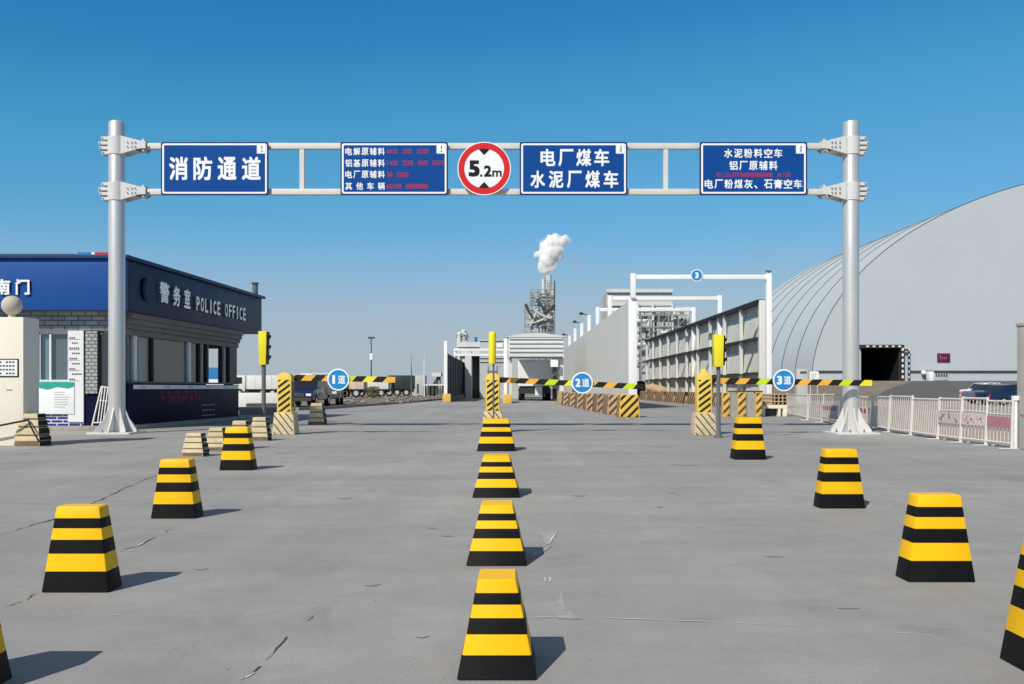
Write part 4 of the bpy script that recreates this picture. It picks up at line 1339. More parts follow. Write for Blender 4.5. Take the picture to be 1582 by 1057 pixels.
# ------------------------------------------------------------------ white fence panels
FB = [(1215, 640), (1248, 649.5), (1270, 652.5), (1297, 657), (1345, 663), (1373, 668), (1407, 673), (1449, 679), (1484, 684), (1523, 688.5), (1564, 694)]
pts = [G(*p) for p in FB]
LOOK = ['bare white barred fence panel at the far end beside the pallet stack', 'bare white fence panel, second from the pallet stack', 'white fence panel with faded red print left of the gantry pole', 'white fence panel crossing behind the gantry pole',
        'white fence panel with beige sheet just right of the gantry pole', 'second beige sheeted fence panel right of the gantry pole', 'third beige sheeted fence panel right of the gantry pole',
        'white fence panel with red blotched banner, farther of the two', 'white fence panel with red blotched banner, nearer of the two', 'white barred fence panel with a plain pink band by the taupe pillar']
SHEAR = [0.28, 0.28, 0.28, 0.26, 0.22, 0.18, 0.15, 0.12, 0.1, 0.06]
for i, (a, b) in enumerate(zip(pts, pts[1:])):
    d = (b - a); ln = d.length; d.normalize()
    root = empty('pedestrian_barrier', a.lerp(b, 0.5), LOOK[i], 'fence panel', 'white barred fence panels along the yard edge')
    hgt = 0.82 + 0.02 * (i % 3)
    sh = SHEAR[i] * hgt
    def at(t, z, off=0.0):
        return a + d * (t * ln + sh * z / hgt) + Vector((0, 0, z)) + Vector((d.y, -d.x, 0)) * off
    m = MB(M['rail_white'])
    for t in (0.02, 0.98):
        m.tube(at(t, 0.004), at(t, hgt + 0.03), 0.025, n=8)
    m.tube(at(0.02, hgt), at(0.98, hgt), 0.02, n=8); m.tube(at(0.02, 0.09), at(0.98, 0.09), 0.018, n=8)
    if i > 6: m.tube(at(0.02, hgt * 0.72), at(0.98, hgt * 0.72), 0.014, n=6)
    for t in (0.02, 0.98):
        q = at(t, 0.012); s_ = Vector((d.y, -d.x, 0))
        m.bar(q - s_ * 0.22, q + s_ * 0.22, 0.05, 0.015)
    m.build('frame', root, smooth=40)
    m = MB(M['rail_white'])
    nb_ = max(5, int(ln / (0.125 if i > 3 else 0.24)))
    for k in range(1, nb_):
        t = 0.02 + 0.96 * k / nb_
        m.tube(at(t, 0.09), at(t, hgt), 0.0075, n=5, cap=False)
    m.build('bars', root)
    if i in (2, 3):
        m = MB(M['banner_beige'], M['red_mark']); 
        m.hexa([at(0.04, 0.16, .03), at(0.96, 0.16, .03), at(0.96, 0.16, .036), at(0.04, 0.16, .036), at(0.04, 0.56, .03), at(0.96, 0.56, .03), at(0.96, 0.56, .036), at(0.04, 0.56, .036)])
        o = m.build('banner', root)
        m = MB(M['red_mark'])
        for k in range(7):
            t = 0.1 + 0.115 * k
            m.hexa([at(t, 0.40, .0365), at(t + .07, 0.40, .0365), at(t + .07, 0.40, .039), at(t, 0.40, .039), at(t, 0.52, .0365), at(t + .06, 0.52, .0365), at(t + .06, 0.52, .039), at(t, 0.52, .039)])
        m.build('print', o)
    elif i in (4, 5, 6):
        m = MB(M['banner_beige'])
        m.hexa([at(0.03, 0.10, -.03), at(0.97, 0.10, -.03), at(0.97, 0.10, -.036), at(0.03, 0.10, -.036), at(0.03, 0.60, -.03), at(0.97, 0.60, -.03), at(0.97, 0.60, -.036), at(0.03, 0.60, -.036)])
        m.build('sheet', root)
    elif i in (7, 8):
        m = MB(M['banner_beige'])
        m.hexa([at(0.05, 0.36, .03), at(0.97, 0.36, .03), at(0.97, 0.36, .036), at(0.05, 0.36, .036), at(0.05, 0.58, .03), at(0.97, 0.58, .03), at(0.97, 0.58, .036), at(0.05, 0.58, .036)])
        o = m.build('banner', root)
        m = MB(M['red_mark'])
        for k in range(16):
            t, z, rr = random.uniform(.1, .88), random.uniform(.38, .53), random.uniform(.02, .05)
            m.hexa([at(t, z, .0365), at(t + rr, z, .0365), at(t + rr, z, .039), at(t, z, .039), at(t + .01, z + rr, .0365), at(t + rr, z + rr * .8, .0365), at(t + rr, z + rr * .8, .039), at(t + .01, z + rr, .039)])
        m.build('print', o)
    elif i == 9:
        m = MB(M['banner_pink'])
        m.hexa([at(0.10, 0.36, .03), at(0.97, 0.36, .03), at(0.97, 0.36, .036), at(0.10, 0.36, .036), at(0.10, 0.55, .03), at(0.97, 0.55, .03), at(0.97, 0.55, .036), at(0.10, 0.55, .036)])
        m.build('banner', root)
Y = 15.65
m = MB(M['frame_white'])
q = G(1568.5, 694)
m.box(q.x - 0.025, q.x + 0.025, q.y - 0.025, q.y + 0.025, 0.004, 0.84); m.box(q.x - 0.045, q.x + 0.045, q.y - 0.045, q.y + 0.045, 0.84, 0.92)
tag(m.build('fence_post', None, origin=(q.x, q.y, 0), bevel=0.004), 'white square post with a block cap ending the fence at the taupe pillar', 'post')


# ------------------------------------------------------------------ striped concrete blocks
def block(x0, x1, Y, dep, h, label, grp, face='jersey_tan', line='jersey_brown', period=0.30, thick=0.13, slope=1.0, yaw=0.0):
    cx = (x0 + x1) / 2; wd = x1 - x0
    root = empty('concrete_block', (0, 0, 0), label, 'barrier block', grp)
    m = MB(M[face])
    f = 0.06
    m.hexa([(-wd / 2, -dep / 2, 0), (wd / 2, -dep / 2, 0), (wd / 2, dep / 2, 0), (-wd / 2, dep / 2, 0), (-wd / 2 + f, -dep / 2 + .02, h), (wd / 2 - f, -dep / 2 + .02, h), (wd / 2 - f, dep / 2 - .02, h), (-wd / 2 + f, dep / 2 - .02, h)])
    bd = m.build('body', root, bevel=0.02)
    m = MB(M[line])
    v = Vector((0, 0.02, h)).normalized()
    stripes(m, (-wd / 2 + f, -dep / 2 - 0.001, 0.01), UX, v, wd - 2 * f, h - 0.03, period, thick, slope)
    v2 = Vector((f, 0, h)).normalized()
    stripes(m, (-wd / 2 - 0.001, dep / 2 - 0.03, 0.01), Vector((0, -1, 0)), v2, dep - 0.06, h - 0.03, period * 1.3, thick * 1.3, slope)
    m.build('stripe_paint', bd)
    root.location = (cx, Y + dep / 2, 0.004); root.rotation_euler.z = yaw
    return root


GB = 'striped concrete blocks dividing the lanes'
block(3.86, 4.62, 32.7, 0.9, 0.82, 'bright yellow striped concrete block leading the row under the middle barrier arm', GB, 'b_yellow2', 'stripe', 0.30, 0.12, 1.0)
WORDS = ['second', 'third', 'fourth', 'fifth', 'sixth', 'seventh']
for i, (pxl, yb) in enumerate(((938, 641), (921, 637), (905, 634), (891, 631), (880, 628.5), (870, 626.5))):
    Y = F * H / (yb - HY); x0 = (pxl - CX) / F * Y
    block(x0, x0 + 0.78, Y, 2.0, 0.80 + 0.02 * (i % 2), 'tan striped concrete block, %s in the row behind the yellow striped one' % WORDS[i], GB)
Y = 60.0
block(P(861, 0, Y).x, P(861, 0, Y).x + 0.75, Y, 1.2, 0.85, 'plain worn tan block at the far end of the middle lane row', GB, 'jersey_tan', 'jersey_tan')
pb = MB(M['cream']); q = G(918, 629)
pb.bar((q.x - 0.6, q.y - 3.4, 0.25), (q.x - 0.75, q.y - 3.4, 0.88), 0.14, 0.08)
tag(pb.build('marker_board', None, origin=(q.x - .7, q.y - 3.4, 0)), 'short pale board leaning on the tan striped blocks', 'board')
for i in range(8):
    Y = 48.5 + i * 4.6
    block(11.9, 12.75, Y, 3.9, 0.8, 'weathered brown striped block by the rack wall, %s from the near end' % (['first', 'second', 'third', 'fourth', 'fifth', 'sixth', 'seventh', 'eighth'][i]), 'brown striped blocks along the rack wall', 'jersey_tan', 'jersey_brown', 0.55, 0.28, 0.9)
bp2_ = empty('rubble_sack', G(1012, 618), 'slumped tan sack on the blocks at the far end of the rack wall', 'sack')
m = MB(M['jersey_tan'])
for k in range(3):
    q = P(1008 + k * 7, 597 + k * 2, 80 - k)
    m.lathe([(0.02, -0.35), (0.5, -0.28), (0.62, -0.05), (0.5, 0.2), (0.2, 0.33), (0.02, 0.36)], (q.x, q.y, 1.1 - 0.1 * k), 12)
m.build('sack_cloth', bp2_, smooth=60)

# low striped barrier with a dark rail and a pallet stack by the third lane
Y = 33.0; s = Y / F
lb = empty('low_barrier', (P(1147, 0, Y).x, Y, 0), 'low grey barrier with three striped posts and a dark top rail', 'barrier')
for a, b, yb in ((1117, 1127.5, 638), (1140.5, 1152.5, 645), (1168, 1177.5, 646)):
    x0, x1 = P(a, 0, Y).x, P(b, 0, Y).x
    m = MB(M['b_yellow2']); m.box(x0, x1, Y, Y + 0.3, 0.004, 0.90)
    o = m.build('post', lb, bevel=0.012)
    m = MB(M['jersey_brown']); stripes(m, (x0 + .01, Y - 0.0005, 0.03), UX, UZ, x1 - x0 - .02, 0.85, 0.30, 0.12, 1.0); m.build('stripe_paint', o)
for a, b in ((1127.5, 1140.5), (1152.5, 1168)):
    m = MB(M['old_conc']); m.box(P(a, 0, Y).x, P(b, 0, Y).x, Y + 0.06, Y + 0.24, 0.004, 0.86); m.build('panel', lb)
m = MB(M['rack_dark']); m.box(P(1127, 0, Y).x, P(1179, 0, Y).x, Y + 0.02, Y + 0.28, 0.905, 0.96); m.build('rail', lb, bevel=0.01)
m = MB(M['pole_grey']); a = P(1139, 606, Y + .15); b = P(1146, 580, Y + .15)
m.tube((a.x, a.y, 0.955), b, 0.04, n=8); m.build('strut', lb)
Y = 33.6
ps = empty('pallet_stack', (P(1197, 0, Y).x, Y + .5, 0), 'tan crate with square openings resting on a pale bench near the far fence end', 'crate')
x0, x1 = P(1178, 0, Y).x, P(1216, 0, Y).x
m = MB(M['cream'])
m.box(x0, x1, Y, Y + 0.8, 0.30, 0.42); m.box(x0, x0 + .1, Y, Y + .8, 0.004, .30); m.box(x1 - .14, x1, Y, Y + .8, 0.004, .30); m.box(x1 - .32, x1 - .24, Y, Y + .8, 0.004, .30)
m.build('bench', ps, bevel=0.008)
m = MB(M['rack_dark']); m.box(x0 + .1, x1 - .32, Y + .25, Y + .8, 0.004, .29); m.build('dark_filling', ps)
m = MB(M['timber'])
z0, z1 = 0.425, P(0, 609.5, Y).z
nx = 6
for k in range(nx + 1):
    xx = x0 + (x1 - x0) * k / nx
    m.box(xx - .02, xx + .02, Y + .02, Y + .78, z0, z1)
for k in range(4):
    zz = z0 + (z1 - z0) * k / 3
    m.box(x0, x1, Y + 0.01, Y + .79, zz - .018, zz + .018)
m.box(x0 + .02, x0 + (x1 - x0) * 0.42, Y + .04, Y + .06, z0, z1)
m.build('crate_slats', ps)

# ------------------------------------------------------------------ dividing walls, portal frames and the rack wall
def end_post(X, Y, top, w_, label, wall_h, wall_len, wallmat, blockw=0.55):
    root = empty('lane_wall', (X, Y, 0), label, 'wall')
    m = MB(M['frame_white']); m.box(X - w_, X, Y, Y + 0.3, 0.004, top); m.build('end_post', root, bevel=0.01)
    m = MB(M['b_yellow2']); m.box(X - w_ - .06, X + blockw - w_ + .0, Y - 0.5, Y - .02, 0.004, 0.62); m.build('base_block', root, bevel=0.02)
    m = MB(M[wallmat])
    m.box(X - w_ * 0.7, X - 0.02, Y + 0.3, Y + wall_len, 0.004, wall_h)
    m.box(X - 0.02, X + 0.30, Y + 0.35, Y + wall_len, 0.004, 0.5)
    n = int(wall_len / 3)
    wl = m.build('panel', root)
    for k in range(n):
        m = MB(M[wallmat]); y = Y + 0.6 + k * 3.0
        m.box(X - 0.019, X + 0.06, y, y + 0.12, 0.5, wall_h)
        m.build('rib', wl)
    return root


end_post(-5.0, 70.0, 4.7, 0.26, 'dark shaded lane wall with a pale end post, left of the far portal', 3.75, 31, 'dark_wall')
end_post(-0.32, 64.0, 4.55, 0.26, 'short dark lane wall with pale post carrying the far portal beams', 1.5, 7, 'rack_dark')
# divider between second and third lane
dv = empty('lane_wall', (6.1, 46.4, 0), 'long smooth pale grey lane wall ending beside the white portal frames', 'wall')
m = MB(M['pale_wall'])
m.box(6.0, 6.3, 46.4, 106, 0.004, 5.55)
m.build('panel', dv)
m = MB(M['frame_white'])
m.box(5.94, 6.36, 46.1, 46.398, 0.004, 5.62)
m.build('end_post', dv, bevel=0.01)
def wall_post(Y, top, label, lamp):
    r = empty('wall_post', (6.15, Y, 5.55), label, 'post', 'posts with cameras along the pale lane wall')
    m = MB(M['frame_white']); m.box(6.02, 6.28, Y - .13, Y + .13, 5.552, top); m.build('stem', r)
    if lamp:
        m = MB(M['rack_dark']); m.tube((6.0, Y, top), (5.55, Y - .35, top + .12), .035, n=8)
        m.lathe([(0.02, -.12), (.16, -.1), (.18, .02), (.08, .12), (.01, .13)], (5.5, Y - .4, top + .1), 12)
        m.build('camera', r)
for Y, tp, la, lb_ in ((72.5, 6.9, True, 'first camera post on the pale wall behind the white portal frames'), (80, 6.8, True, 'second camera post on the pale wall'), (88.5, 6.9, False, 'bare third post on the pale wall'), (97, 6.7, True, 'farthest camera post on the pale wall')):
    wall_post(Y, tp, lb_, la)
PXR = 13.05
for i, (Y, lab) in enumerate(((46.1, 'nearest white portal frame carrying the round blue number 3'), (57.0, 'second white portal frame, behind the one with the number'), (65.2, 'farthest and smallest white portal frame over the third lane'))):
    r = empty('portal_frame', ((6.15 + PXR) / 2, Y, 0), lab, 'portal frame', 'white portal frames over the third lane')
    top = 6.88
    pw_ = 0.125
    for X in (6.15, PXR):
        m = MB(M['frame_white'])
        zb = 5.64 if (i == 0 and X < 7) else 0.004
        if X < 7 and i > 0: zb = 5.56
        m.box(X - pw_, X + pw_, Y - .15, Y + .15, zb, top); m.build('leg', r, bevel=0.008)
    m = MB(M['frame_white']); m.box(6.15 + pw_, PXR - pw_, Y - .1, Y + .1, top - .30, top - .06); m.build('beam', r, bevel=0.008)
    if i == 0:
        m = MB(M['pole_grey'])
        m.tube((PXR, Y, top), (PXR, Y, top + .12), .03, n=8); m.tube((PXR - .14, Y, top + .13), (PXR + .14, Y, top + .13), .05, n=8)
        m.build('camera', r)
lane_disc(1076.5, 425.5, 45.95, 0.31, '3', 'small round blue sign with a white 3 hung on the nearest portal frame beam')

rw = empty('rack_wall', (13.3, 66, 0), 'long grey three tier panelled wall with columns in front of the storage dome', 'wall')
YA, YB, RH = 47.2, 87.0, 5.6
rowh = RH / 3
m = MB(M['rack_panel'])
m.box(13.25, 13.4, YA, YB, 0.004, RH - 0.05)
m.build('back_panel', rw)
ncol = 11
for k in range(3):
    for j in range(ncol - 1):
        y0 = YA + (YB - YA) * j / (ncol - 1); y1 = YA + (YB - YA) * (j + 1) / (ncol - 1)
        m = MB(M['rack_panel'])
        for q in range(3):
            ya, yb = y0 + (y1 - y0) * q / 3 + .02, y0 + (y1 - y0) * (q + 1) / 3 - .02
            z0, z1 = k * rowh + 0.05, k * rowh + rowh * 0.68
            jx = random.uniform(-.02, .02)
            m.hexa([(13.03 + jx, ya, z0), (13.07 + jx, ya, z0), (13.07 + jx, yb, z0), (13.03 + jx, yb, z0), (13.18 + jx, ya, z1), (13.22 + jx, ya, z1), (13.22 + jx, yb, z1), (13.18 + jx, yb, z1)])
        m.build('sheet', rw)
for k in (1, 2, 3):
    m = MB(M['rack_dark'])
    z = k * rowh
    m.box(12.76, 13.25, YA, YB, z - 0.10, z - 0.02)
    m.build('ledge', rw)
for j in range(ncol):
    y = YA + (YB - YA) * j / (ncol - 1)
    m = MB(M['rack_col'])
    m.box(12.84, 13.02, y - .09, y + .09, 0.004, RH - .12)
    m.build('column', rw)
m = MB(M['pale_wall']); m.box(12.80, 13.42, YA - .32, YA - .12, 0.004, RH + .06); m.build('end_panel', rw, bevel=0.01)
m = MB(M['rack_dark']); m.box(12.72, 13.45, YA - .1, YB, RH - .02, RH + .06); m.build('top_cap', rw)

# far portal / weighbridge canopy behind the second lane
Y = 72.0; s = Y / F
cp = empty('weighbridge_canopy', (P(828, 0, Y).x, Y, 0), 'grey canopy with ribbed fascia over the second lane, in front of the lattice tower', 'canopy')
x0, x1 = P(785, 0, Y).x, P(871, 0, Y).x
m = MB(M['far_pale'])
zt, zb = P(0, 521, Y).z, P(0, 553.5, Y).z
m.box(x0, x1, Y, Y + .3, zb, zt)
fc = m.build('fascia', cp)
for py, hh in ((523, .10), (530, .06), (536.5, .10), (543, .08), (552.5, .14)):
    m = MB(M['far_pale'] if py != 552.5 else M['far_dark']); z = P(0, py, Y).z
    m.box(x0 + .1, x1 - .1, Y - .12, Y - .002, z - hh / 2, z + hh / 2); m.build('rib', fc)
m = MB(M['far_pale'])
pts2 = [(x0 - .1, zt + .002), (x1 + .1, zt + .002)] + [(x1 + .1 - (x1 - x0 + .2) * k / 10, zt + .05 + 0.28 * math.sin(math.pi * k / 10)) for k in range(11)]
m.prism(pts2, (0, Y + 14, 0), UX, UZ, 14.1)
m.build('roof', cp)
for k in range(7):
    m = MB(M['far_dark']); xx = x0 + (x1 - x0) * (k + .5) / 7
    m.box(xx - .18, xx + .18, Y - .06, Y - .002, zt - .14, zt - .06); m.build('vent', fc)
for X in (x0 + .15, x1 - .15):
    for yy in (Y + .5, Y + 7, Y + 13.5):
        m = MB(M['far_pale']); m.box(X - .15, X + .15, yy - .15, yy + .15, 0.004, zt); m.build('post', cp)
for k in range(3):
    m = MB(M['rack_panel']); m.box(x1 - .3, x1 - .24, Y + .7, Y + 13.3, .15 + k * 1.2, 1.0 + k * 1.2); m.build('side_panel', cp)
m = MB(M['frame_white']); m.box(P(862, 0, Y).x - .6, P(862, 0, Y).x, Y - .3, Y - .12, P(0, 567, Y).z, P(0, 556, Y).z); m.build('control_box', cp)
# building with dark doorway behind the left lane wall
Y = 92.0
bb = empty('process_building', (P(738, 0, Y).x, Y, 0), 'pale low plant building with dark tall opening behind the shaded lane wall', 'building')
m = MB(M['far_grey'])
a, b = P(741, 0, Y), P(783, 0, Y)
m.box(a.x, b.x + 1.5, Y, Y + 12, 0.004, P(0, 524, Y).z)
m.build('hall', bb)
m = MB(M['far_pale'])
m.box(P(705, 0, Y).x, P(741, 0, Y).x - .01, Y + .5, Y + 12, P(0, 536, Y).z, P(0, 528, Y).z)
m.box(P(705, 0, Y).x, P(741, 0, Y).x - .01, Y + .5, Y + 12, P(0, 549, Y).z, P(0, 541, Y).z)
m.build('deck', bb)
for a_, b_ in ((706, 710), (718, 728)):
    m = MB(M['far_pale']); m.box(P(a_, 0, Y).x, P(b_, 0, Y).x, Y + .4, Y + 2, 0.004, P(0, 541, Y).z); m.build('column', bb)
m = MB(M['far_dark']); m.box(P(728.2, 0, Y).x, P(740.8, 0, Y).x, Y + 2, Y + 9, 0.004, P(0, 549, Y).z - .01); m.build('opening', bb)
m = MB(M['far_dark'])
for py in (527.5, 554, 560):
    m.box(P(741, 0, Y).x + .05, P(783, 0, Y).x, Y - .05, Y - .002, P(0, py + .6, Y).z, P(0, py - .6, Y).z)
m.build('trim', bb)
m = MB(M['frame_white'])
m.box(P(767, 0, Y).x, P(777, 0, Y).x, Y - .1, Y - .055, P(0, 537, Y).z, P(0, 530, Y).z)
m.build('window', bb)
pg = empty('pipe_bridge', (P(745, 0, 84).x, 84, 0), 'thin pale pipe bridge crossing in front of the low plant building', 'pipe bridge')
m = MB(M['frame_white'])
for py in (540, 548):
    m.box(P(702, 0, 84).x, P(784, 0, 84).x, 84, 84.25, P(0, py + 2, 84).z, P(0, py - 1.6, 84).z)
m.build('pipe', pg)
for px in (703.5, 782.5):
    m = MB(M['frame_white']); X = P(px, 0, 84).x; m.box(X - .16, X + .16, 84.26, 84.5, 0.004, P(0, 538, 84).z); m.build('post', pg)
# silo cluster
Y = 120.0
si = empty('silo_cluster', (P(714, 0, Y).x, Y, 0), 'small cluster of pale silo tops above the shaded lane wall', 'silo')
for px, rp_, top in ((709, 3.5, 512), (715.5, 4, 508), (720, 2.5, 514)):
    X = P(px, 0, Y).x; r = rp_ * Y / F
    m = MB(M['far_pale']); z = P(0, top, Y).z
    m.lathe([(r, 0.004), (r, z - r * .6), (r * .5, z - .05), (.02, z)], (X, Y + random.uniform(0, 1.5), 0), 16); m.build('silo_body', si, smooth=40)
m = MB(M['far_dark'])
for k in range(10):
    x_, z_ = P(random.uniform(706, 726), 0, Y).x, P(0, random.uniform(515, 528), Y).z
    m.bar((x_, Y - .5, z_), (x_ + random.uniform(-.8, .8), Y - .5, z_ + random.uniform(-.5, .8)), .07, .07)
m.build('piping', si)
m = MB(M['sheet_blue']); X = P(735, 0, Y).x; m.tube((X, Y, P(0, 535, Y).z), (X, Y, P(0, 521, Y).z), 2.4 * Y / F, n=14); m.build('blue_tank', si, smooth=40)

# white lorry under the canopy
def wheel(parent, x, y, z, r, w_, ax):
    m = MB(M['rubber'], M['steel'])
    ax = vec(ax)
    m.tube(vec((x, y, z)) - ax * w_ / 2, vec((x, y, z)) + ax * w_ / 2, r, n=20)
    o = m.build('wheel', parent, smooth=40)
    m = MB(M['steel'])
    m.tube(vec((x, y, z)) - ax * (w_ / 2 + .006), vec((x, y, z)) + ax * (w_ / 2 + .006), r * .55, n=14)
    m.build('rim', o)
    return o


Y = 77.5; s = Y / F
lr = empty('lorry', (P(826, 0, Y).x, Y, 0), 'white covered lorry waiting under the canopy in the second lane', 'lorry')
x0, x1 = P(800, 0, Y).x, P(853, 0, Y).x
m = MB(M['truck_white']); m.box(x0, x1, Y, Y + 8, 1.35, P(0, 555.5, Y).z); bx_ = m.build('cargo_box', lr, bevel=0.05)
m = MB(M['car_white']); m.box(x0 + .12, x1 - .12, Y - .03, Y - .002, 1.5, P(0, 560, Y).z); m.build('rear_door', bx_)
m = MB(M['frame_white']); m.box(x0, x1, Y - .1, Y - .035, 1.25, 1.5); m.build('bumper', lr)
m = MB(M['truck_dark']); m.box(x0 + .2, x1 - .2, Y + .05, Y + 8, .6, 1.34); m.build('chassis', lr)
m = MB(M['frame_white']); xm = P(832, 0, Y).x; m.box(xm - .3, xm + .3, Y - .1, Y - .004, .45, 1.2); m.build('plate_board', lr)
for xx in (x0 + .35, x1 - .35):
    for yy in (Y + 1.0, Y + 2.3, Y + 7):
        wheel(lr, xx, yy, .52, .52, .5, (1, 0, 0))
m = MB(M['car_white']); m.box(x0 + .1, x1 - .1, Y + 8.2, Y + 10.2, .6, 3.1); m.build('cab', lr, bevel=.1)

# ------------------------------------------------------------------ tall far structures
Y = 185.0; s = Y / F
tb = empty('plant_building', (P(990, 0, Y).x, Y, 0), 'tall pale plant building with rows of small dark windows behind the portal frames', 'building')
a, b, zt = P(937, 0, Y).x, P(1038.5, 0, Y).x, P(0, 451, Y).z
m = MB(M['far_grey']); m.box(a, b, Y, Y + 9, -.02, zt); wl = m.build('wall', tb)
m = MB(M['far_grey']); m.box(b + .003, P(1066, 0, Y).x, Y + 2, Y + 8, -.02, P(0, 478, Y).z); m.build('annex', tb)
for px in (999, 1012.5, 1026.5, 1056):
    for py in (492, 501, 514, 522, 532, 546, 556, 563):
        if px == 1056 and py > 505 or random.random() < .12: continue
        m = MB(M['far_dark']); X, z = P(px, 0, Y).x, P(0, py, Y).z
        yy = Y if px < 1040 else Y + 2
        m.box(X - .16, X + .16, yy - .06, yy - .002, z - .28, z + .28); m.build('window', tb)
for py, x0p, x1p in ((449.5, 937, 1039), (470, 937, 1038), (486, 975, 1062), (477, 980, 1066)):
    m = MB(M['far_pale']); z = P(0, py, Y).z; m.box(P(x0p, 0, Y).x, P(x1p, 0, Y).x, Y - .5, Y - .07, z - .35, z + .35); m.build('ledge', tb)
for px in (945, 962, 978, 998, 1018, 1036):
    m = MB(M['far_dark']); X = P(px, 0, Y).x; m.box(X - .55, X + .55, Y + .3, Y + 1.2, zt + .003, zt + .45); m.build('roof_vent', tb)
m = MB(M['far_dark'])
for k in range(12):
    X, z = P(random.uniform(990, 1050), 0, Y).x, P(0, random.uniform(479, 488), Y).z
    m.bar((X, Y - .8, z), (X + random.uniform(-.9, .9), Y - .8, z + random.uniform(-.6, .6)), .13, .13)
m.build('grating', tb)
for px in (985, 1008, 1038, 1062):
    m = MB(M['far_pale']); X = P(px, 0, Y).x; m.tube((X, Y - .9, -.02), (X, Y - .9, P(0, 470 if px < 1040 else 476, Y).z), .28, n=10); m.build('downpipe', tb)

# steelwork standing in front of the plant building
m = MB(M['far_steel'])
for px in (976, 988, 1001, 1015, 1030, 1045, 1060):
    X = P(px, 0, Y).x; m.bar((X, Y - 2.2, -.02), (X, Y - 2.2, P(0, 487 if px < 1040 else 492, Y).z), .22, .22)
for py in (488, 506, 524, 541, 558):
    m.bar((P(976, 0, Y).x, Y - 2.2, P(0, py, Y).z), (P(1060, 0, Y).x, Y - 2.2, P(0, py, Y).z), .2, .24)
for i, px in enumerate((976, 988, 1001, 1015, 1030, 1045)):
    for k, py in enumerate((506, 524, 541, 558)):
        if (i + k) % 2: m.bar((P(px, 0, Y).x, Y - 2.2, P(0, py, Y).z), (P(px + 14, 0, Y).x, Y - 2.2, P(0, py - 18, Y).z), .12, .12)
m.build('steelwork', tb)
m = MB(M['far_pale'])
for px0, px1, py in ((978, 1000, 497), (1004, 1040, 480), (1018, 1058, 515), (980, 1012, 533), (1020, 1050, 549)):
    m.tube((P(px0, 0, Y).x, Y - 1.6, P(0, py, Y).z), (P(px1, 0, Y).x, Y - 1.6, P(0, py, Y).z), .4, n=10)
    m.tube((P(px1, 0, Y).x, Y - 1.6, P(0, py, Y).z), (P(px1, 0, Y).x, Y - 1.6, P(0, py + 14, Y).z), .4, n=10)
m.build('pipes', tb)

Y = 260.0; s = Y / F
lt = empty('lattice_tower', (P(835, 0, Y).x, Y, 0), 'tall grey lattice plant tower with pipes and twin stacks under the white steam', 'tower')
X0, X1 = P(811, 0, Y).x, P(857, 0, Y).x
z1, z2, z3 = P(0, 468, Y).z, P(0, 447, Y).z, P(0, 428, Y).z
def lattice(xa, xb, za, zb, nx, nz, ya, yb, name, mt, th):
    m = MB(M[mt])
    for yy in (ya, yb):
        for i in range(nx + 1):
            x = xa + (xb - xa) * i / nx; m.bar((x, yy, za), (x, yy, zb), th, th)
        for k in range(nz + 1):
            z = za + (zb - za) * k / nz; m.bar((xa, yy, z), (xb, yy, z), th, th)
        for i in range(nx):
            for k in range(nz):
                if random.random() < .6:
                    p, q = (xa + (xb - xa) * i / nx, za + (zb - za) * k / nz), (xa + (xb - xa) * (i + 1) / nx, za + (zb - za) * (k + 1) / nz)
                    if random.random() < .5: p, q = (p[0], q[1]), (q[0], p[1])
                    m.bar((p[0], yy, p[1]), (q[0], yy, q[1]), th * .7, th * .7)
    for i in range(nx + 1):
        for k in range(nz + 1):
            x, z = xa + (xb - xa) * i / nx, za + (zb - za) * k / nz
            m.bar((x, ya, z), (x, yb, z), th * .8, th * .8)
    return m.build(name, lt)
lattice(X0, X1, -.02, z1, 4, 12, Y, Y + 8, 'lower_frame', 'far_steel', .24)
lattice(P(820, 0, Y).x, X1, z1, z2, 3, 4, Y + 1, Y + 7, 'upper_frame', 'far_steel', .22)
m = MB(M['far_pale'])
for k in range(30):
    x, z = random.uniform(X0, X1 - 1.6), random.uniform(9, z1 - 1)
    m.box(x, x + random.uniform(.8, 2), Y + random.uniform(.6, 6), Y + 7, z, z + random.uniform(.8, 2.4))
for k in range(6):
    x, z = random.uniform(P(820, 0, Y).x, X1 - 1.4), random.uniform(z1, z2 - 1.5)
    m.box(x, x + random.uniform(.8, 1.5), Y + 2, Y + 6.5, z, z + random.uniform(.8, 1.5))
m.build('plant_boxes', lt)
for k, (p, q, r) in enumerate((((812, 470), (828, 496), .4), ((822, 476), (852, 492), .45), ((830, 462), (846, 480), .4), ((815, 500), (850, 487), .35), ((840, 482), (856, 470), .4), ((818, 505), (830, 478), .35))):
    m = MB(M['far_grey'] if k % 2 else M['far_dark'])
    A_, B_ = P(*p, Y - .6), P(*q, Y - .6); mid = (A_ + B_) / 2 + Vector((0, 0, -1.2))
    prev = A_
    for t in range(1, 9):
        u = t / 8; pt = A_ * (1 - u) ** 2 + mid * 2 * u * (1 - u) + B_ * u * u
        m.tube(prev, pt, r, n=8); prev = pt
    m.build('duct', lt, smooth=50)
for px, r, top in ((840, .45, 429), (848.5, .8, 424), (854.5, .55, 446)):
    m = MB(M['far_pale']); X = P(px, 0, Y).x; z = P(0, top, Y).z
    m.lathe([(r, 5), (r, z - .3), (r * 1.08, z - .28), (r * 1.08, z)], (X, Y + 3, 0), 18); m.build('stack', lt, smooth=40)
m = MB(M['far_dark'])
xl_ = P(844.5, 0, Y).x
for dx in (-.3, .3): m.bar((xl_ + dx, Y + 1.4, z1), (xl_ + dx, Y + 1.4, z3), .1, .1)
for k in range(9): m.bar((xl_ - .3, Y + 1.4, z1 + (z3 - z1) * k / 9), (xl_ + .3, Y + 1.4, z1 + (z3 - z1) * k / 9), .1, .1)
m.bar((X1, Y + .5, 5), (X1, Y + .5, z3 - 1), .35, .35)
m.build('ladder', lt)


